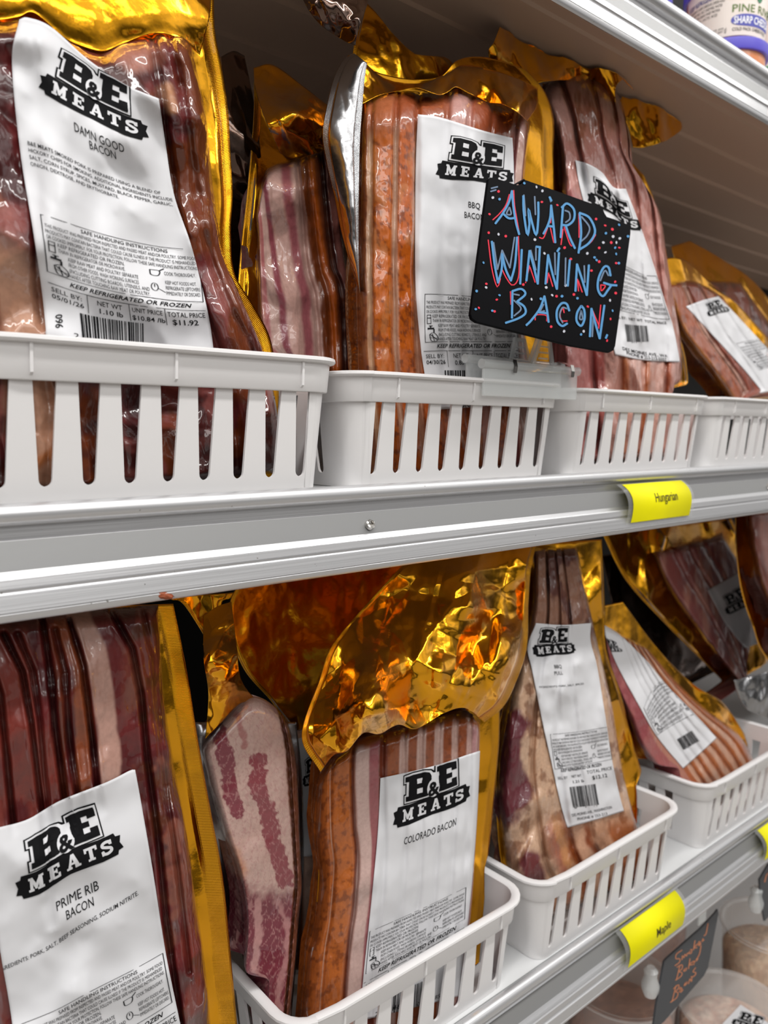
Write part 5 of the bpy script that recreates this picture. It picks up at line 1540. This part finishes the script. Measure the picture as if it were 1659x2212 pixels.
# ================================================================== crumb on the shelf lip
cp = at_y(356, 1287, .3608)
bm = bmesh.new(); bmesh.ops.create_icosphere(bm, subdivisions=4, radius=1)
V = np.array([v.co[:] for v in bm.verts]); F = [tuple(v.index for v in f.verts) for f in bm.faces]; bm.free()
d = .55 + .9 * fbm(V[:, 0] * 1.6 + 5, V[:, 1] * 1.6 + V[:, 2] * 1.3 + 3, 12, 3)
V = V * d[:, None] * np.array([.0046, .0014, .0022]) + cp
V[:, 0] += (V[:, 2] - cp[2]) * -.9; V[:, 1] = np.minimum(V[:, 1], .3606)
tag(mesh_obj('bacon_crumb', V, F, mat('dried_bacon', lin(150, 76, 44), .6, setup=lambda nt, bb: bump(nt, bb, noise_tex(nt, 700, 3).outputs[0], .4, .001)), None, cp), 'tiny brown bacon crumb stuck on the lip of the middle shelf', 'crumb')

# ================================================================== cheese tubs on the upper shelf
LAVENDER = mat('lavender_plastic_lid', lin(92, 84, 190), .35, setup=lambda nt, bb: bump(nt, bb, noise_tex(nt, 120).outputs[0], .04, .001))
CHEESE = mat('orange_cheese_tub', lin(206, 130, 84), .3, coat=.5, setup=lambda nt, bb: bump(nt, bb, noise_tex(nt, 80).outputs[0], .05, .001))
CREAM = mat('cream_tub_label', lin(226, 214, 206), .4, setup=lambda nt, bb: bump(nt, bb, noise_tex(nt, 60).outputs[0], .03, .001))
GREENLID = mat('green_plastic_lid', lin(24, 120, 70), .35, setup=lambda nt, bb: bump(nt, bb, noise_tex(nt, 120).outputs[0], .04, .001))
NAVY = mat('navy_print', lin(54, 60, 130), .5); OLIVE = mat('olive_print', lin(92, 116, 50), .5); PURPLE = mat('violet_print', lin(82, 84, 168), .5); PINEG = mat('pine_green_print', lin(40, 110, 74), .5)
TW = mat('white_print', lin(240, 240, 246), .5)


def tub(label, c, r0, r1, h, body, lid, lidmat, group):
    t = thing('cheese_tub', label, 'cheese tub', c, group)
    m = MB(); m.lathe([(.0005, 0), (r0 - .003, 0), (r0, .002), (r1, h - .001), (r1 - .001, h), (.0005, h)], c); m.build('tub_body', body, t, smooth=True, angle=40)
    if lid:
        m = MB(); m.lathe([(r1 - .001, h - .009), (r1 + .0025, h - .009), (r1 + .0032, h - .007), (r1 + .0030, h + .002), (r1 + .0015, h + .0035), (r1 - .004, h + .0035), (r1 - .006, h + .0012), (.0005, h + .0012)], c); m.build('lid', lidmat, t, smooth=True, angle=40)
    return t


def wrap(t, c, r0, r1, h, V, F, ang0, ang1, z0, z1, m_, name, off, holder=None):
    V = np.asarray(V); A = ang0 + V[:, 0] * (ang1 - ang0); Zz = z0 + V[:, 1] * (z1 - z0)
    R = r0 + (r1 - r0) * Zz / h + off
    Q = np.stack([c[0] + R * np.cos(A), c[1] + R * np.sin(A), c[2] + Zz], 1)
    return mesh_obj(name, Q, F, m_, holder or t, smooth=False)


cc = np.array([.885, .455, DECK_UP]); H1 = .0640
GTB = 'stacked cheese tubs on the upper shelf'
tub('orange cheese tub with a lavender lid under the labelled tub on the upper shelf', cc, .0385, .0425, H1, CHEESE, True, LAVENDER, GTB)
c2_ = cc + np.array([-.003, -.002, H1 + .0036])
tt = tub('labelled cheese tub printed SHARP CHEDDAR stacked on another tub, upper shelf', c2_, .0385, .0435, .0640, CHEESE, True, LAVENDER, GTB)
va = math.atan2(-c2_[1], -c2_[0])                                     # bearing of the shopper from the tub
U_, V_ = np.meshgrid(np.linspace(0, 1, 60), np.linspace(0, 1, 8)); gf = grid_faces(8, 60)
lb_ = wrap(tt, c2_, .0385, .0435, .064, np.stack([U_.ravel(), V_.ravel()], 1), [tuple(f) for f in gf], va - 1.25, va + 1.9, .0015, .055, CREAM, 'tub_label', .0003)


def tw(st, a0, a1, z, h, m_, bold=.0):
    V, F = text_mesh(st, bold); V, F = cut(V, F, .08); wrap(tt, c2_, .0385, .0435, .064, V, F, va + a0, va + a1, z, z + h, m_, 'printed_text', .0006 if m_ is not TW else .0010, lb_)


tw('PINE RIVER', .12, 1.62, .0245, .0075, OLIVE, .01)
V, F = polys([[(.5 + .5 * math.copysign(abs(math.cos(q)) ** .45, math.cos(q)), .5 + .5 * math.copysign(abs(math.sin(q)) ** .9, math.sin(q))) for q in np.linspace(0, 2 * math.pi, 40, endpoint=False)]]); V, F = cut(V, F, .05)
wrap(tt, c2_, .0385, .0435, .064, V, F, va + .10, va + 1.60, .0105, .0225, PURPLE, 'violet_badge', .0006, lb_)
tw('SHARP CHEDDAR', .17, 1.53, .0130, .0070, TW, .02)
tw('COLD PACK CHEESE FOOD', .14, 1.30, .0060, .0032, INK, .01)
tw('KEEP REFRIGERATED', -1.12, -.15, .0410, .0045, NAVY, .01)
for i, s_ in enumerate(('INGREDIENTS: SHARP CHEDDAR CHEESE AGED', 'CULTURED MILK, SALT, ENZYMES, WATER', 'WHEY, BUTTER CREAM, WHEY PROTEIN', 'SORBIC ACID, LACTIC ACID')): tw(s_, -1.10, -.06 - .06 * i, .0365 - i * .0042, .0026, INK)
tw('NET WT 8 OZ (227 g)', -.75, .0, .0062, .0045, INK)
V, F = polys([[(math.sin(q) * .5 + .5, math.cos(q) * .5 + .5) for q in np.linspace(0, 2 * math.pi, 24, endpoint=False)]]); wrap(tt, c2_, .0385, .0435, .064, V, F, va + .76, va + .96, .0345, .0465, PINEG, 'pine_cone_print', .0006, lb_)
for k in range(12):
    a_ = .62 + .48 * (k % 6) / 5; V, F = bars([(0, 0, 1, 1)]); V = V.copy(); V[:, 0] += (V[:, 1] - .5) * (k % 6 - 2.5) * 2.0
    wrap(tt, c2_, .0385, .0435, .064, V, F, va + a_, va + a_ + .02, .0330 + .004 * (k // 6), .0400 + .004 * (k // 6), OLIVE, 'pine_needle_print', .0005, lb_) if False else None
c3_ = cc + np.array([.098, .004, 0])
tub('cheese tub under the green lid at the top right photo corner', c3_, .0385, .0425, H1, CREAM, True, GREENLID, GTB)
tub('pale cheese tub stacked on the green lid at the top right photo corner', c3_ + np.array([0, 0, H1 + .0036]), .0385, .0435, .0640, CREAM, True, GREENLID, GTB)
c4_ = cc + np.array([-.060, .086, 0])
tub('orange cheese tub behind and left of the labelled one, lower of two', c4_, .0385, .0425, H1, CHEESE, True, LAVENDER, GTB)
tub('orange cheese tub behind and left of the labelled one, upper of two', c4_ + np.array([0, 0, H1 + .0036]), .0385, .0435, .0640, CHEESE, True, LAVENDER, GTB)

# ================================================================== deli tubs and a hanging sign under the lower shelf
TUBCLEAR = mat('clear_tub_plastic', (.9, .88, .86), .12, spec=.7, alpha=.3)


def salad_setup(base, hi):
    def f(nt, b):
        v = noise_tex(nt, 90, 4); r = N(nt, 'ShaderNodeValToRGB'); r.color_ramp.elements[0].position = .35; r.color_ramp.elements[1].position = .65
        r.color_ramp.elements[0].color = (*base, 1); r.color_ramp.elements[1].color = (*hi, 1)
        nt.links.new(v.outputs[0], r.inputs[0]); nt.links.new(r.outputs[0], b.inputs['Base Color']); bump(nt, b, v.outputs[0], .8, .008)
    return f


def deli(label, c, r, h, food):
    t = thing('deli_tub', label, 'deli tub', c, 'round deli tubs under the lower shelf')
    m = MB(); m.lathe([(.0005, 0), (r * .86, 0), (r * .88, .002), (r, h), (r + .003, h), (r + .0036, h + .002), (r + .003, h + .004), (r - .001, h + .004), (r - .003, h + .001), (.0005, h + .001)], c); m.build('clear_shell', TUBCLEAR, t, smooth=True, angle=40)
    m = MB(); m.lathe([(.0005, .002), (r * .84, .002), (r * .955, h * .82), (r * .8, h * .86), (r * .4, h * .84), (.0005, h * .87)], c); m.build('food', food, t, smooth=True)
    return t


F1 = mat('pinkish_salad', (.5, .3, .2), .5, setup=salad_setup(lin(196, 140, 112), lin(226, 196, 172)))
F2 = mat('tan_salad', (.5, .3, .2), .5, setup=salad_setup(lin(186, 138, 96), lin(214, 178, 138)))
F3 = mat('brown_salad', (.5, .3, .2), .5, setup=salad_setup(lin(150, 92, 66), lin(190, 130, 100)))
FZ = CZ + Z_FLOOR
d1 = deli('round clear deli tub of pinkish salad with a white label, under the lower shelf', (.868, .388, FZ), .060, .158, F1)
deli('round clear deli tub of tan spread at the right photo edge under the lower shelf', (.998, .402, FZ), .058, .196, F2)
deli('round clear deli tub of brown salad far behind the hanging beans sign', (.96, .56, FZ), .060, .200, F3)
deli('round clear deli tub of brown salad half hidden left of the hanging beans sign', (.735, .455, FZ), .060, .215, F3)
# label on the lid of the front tub
zt = FZ + .158 + .0046
q = [at_z(x, y, zt - CZ) for x, y in ((1600, 2170), (1668, 2215), (1640, 2262), (1560, 2212))]
m = MB(); m.add(q + [v + np.array([0, 0, -.0003]) for v in q], [(0, 1, 2, 3)[::-1], (4, 5, 6, 7), (0, 1, 5, 4), (1, 2, 6, 5), (2, 3, 7, 6), (3, 0, 4, 7)])
ll = m.build('label', PAPER, d1)
qa = np.array([at_z(x, y, zt - CZ + .0002) for x, y in ((1595, 2178), (1664, 2200), (1640, 2238), (1578, 2212))])
for V, F, l, mt in EMBLEM:
    Q = qa[0] * ((1 - V[:, :1]) * (1 - V[:, 1:])) + qa[1] * (V[:, :1] * (1 - V[:, 1:])) + qa[2] * V[:, :1] * V[:, 1:] + qa[3] * (1 - V[:, :1]) * V[:, 1:]
    Q[:, 2] += .00012 * l; mesh_obj('emblem', Q, F, mt, ll, smooth=False)

BP = Plane((1480, 2090), .3745, 0, 0)
GREYBOARD = mat('grey_slate_board', lin(70, 72, 76), .5, setup=lambda nt, bb: bump(nt, bb, noise_tex(nt, 200).outputs[0], .05, .001))
COPPER = mat('copper_chalk_pen', lin(206, 134, 96), .6)
bs = thing('shelf_sign', 'dark grey sign hand-lettered Smoked Baked Beans hanging below the lower shelf', 'sign', BP.hit([(1475, 2200)])[0])
k4 = lambda x, y: (1300 + x / 4.621, 1900 + y / 4.621)
outl = [(625, 820), (650, 790), (1000, 480), (1130, 340), (1160, 300), (1165, 340), (1060, 880), (1020, 960), (620, 1420), (560, 1470), (515, 1480), (545, 1260)]
front = BP.hit([k4(*v) for v in outl], .001); back = front - BP.N * .002; n = len(outl)
m = MB(); m.add(list(front) + list(back), [tuple(range(n))[::-1], tuple(range(n, 2 * n))] + [(i, (i + 1) % n, (i + 1) % n + n, i + n) for i in range(n)])
gb = m.build('board', GREYBOARD, bs)
ST = [[(800, 705), (745, 745), (740, 790), (775, 790), (775, 825), (730, 860)], [(800, 800), (805, 760), (820, 780), (830, 745), (845, 765), (855, 735), (875, 740)], [(880, 715), (870, 735), (890, 735), (900, 700), (885, 700)], [(930, 610), (915, 700)], [(960, 640), (920, 680), (950, 680)], [(965, 650), (985, 630), (970, 620), (965, 660), (990, 640)], [(1010, 590), (1000, 620), (1020, 600)], [(1060, 440), (1040, 540), (1020, 560)],
      [(780, 855), (745, 1000)], [(750, 875), (800, 850), (800, 890), (770, 920), (800, 930), (790, 965), (735, 1005)], [(830, 890), (815, 915), (840, 905), (845, 880)], [(880, 790), (865, 890)], [(905, 820), (872, 850), (905, 850)], [(910, 840), (930, 820), (915, 815), (920, 850)], [(945, 790), (940, 815), (960, 790)], [(990, 660), (975, 740), (945, 800)],
      [(740, 1060), (700, 1220)], [(715, 1090), (765, 1050), (765, 1085), (735, 1120), (760, 1130), (745, 1180), (685, 1225)], [(770, 1120), (800, 1090), (780, 1080), (785, 1125), (810, 1100)], [(835, 1030), (820, 1060), (845, 1040), (850, 1020)], [(865, 1040), (880, 990), (895, 1020), (900, 970)], [(935, 880), (910, 920), (940, 930), (920, 965), (890, 970)]]
V = []; F = []
for j, s_ in enumerate(ST):
    v, f = stroke(s_, 9); o = len(V); V += BP.hit([k4(*q) for q in v], .0012 + .000004 * (j % 12)).tolist(); F += [tuple(i + o for i in g) for g in f]
mesh_obj('copper_lettering', V, F, COPPER, gb, smooth=False)
hp = BP.hit([(1520, 1990)])[0]
m = MB(); m.box((hp[0] - .012, .3738, hp[2] + .0), (hp[0] + .004, .3752, CZ + Z_LOW + .0125)); m.build('hanger', CLEAR, bs)
cpn = BP.hit([(1413, 2130)])[0]
m = MB(); m.lathe([(.0005, 0), (.006, 0), (.0085, .006), (.0088, .012), (.006, .020), (.007, .026), (.004, .030), (.0005, .030)], cpn + np.array([0, .004, -.012]), 20); m.build('clip', CLEAR, bs, smooth=True, angle=40)
BP2 = Plane((1655, 1910), .3745, 0, 0)
b2 = thing('shelf_sign', 'dark sign edge with orange lettering at the right photo edge below the lower shelf', 'sign', BP2.hit([(1655, 1960)])[0])
q = BP2.hit([(1641, 1900), (1660, 1868), (1760, 1780), (1750, 1880), (1652, 1990), (1643, 1940)], .001); n = len(q); bk = q - BP2.N * .002
m = MB(); m.add(list(q) + list(bk), [tuple(range(n))[::-1], tuple(range(n, 2 * n))] + [(i, (i + 1) % n, (i + 1) % n + n, i + n) for i in range(n)]); g2 = m.build('board', GREYBOARD, b2)
v, f = stroke([(1652, 1905), (1656, 1890), (1664, 1885)], 2.5); mesh_obj('copper_lettering', BP2.hit(v, .0012), f, COPPER, g2, smooth=False)
hp = BP2.hit([(1700, 1850)])[0]
m = MB(); m.box((hp[0] - .012, .3738, hp[2]), (hp[0] + .004, .3752, CZ + Z_LOW + .0125)); m.build('hanger', CLEAR, b2)
c5_ = BP2.hit([(1640, 1950)])[0]
m = MB(); m.lathe([(.0005, 0), (.006, 0), (.0085, .006), (.0088, .012), (.006, .020), (.007, .026), (.004, .030), (.0005, .030)], c5_ + np.array([0, .004, -.012]), 20); m.build('clip', CLEAR, b2, smooth=True, angle=40)
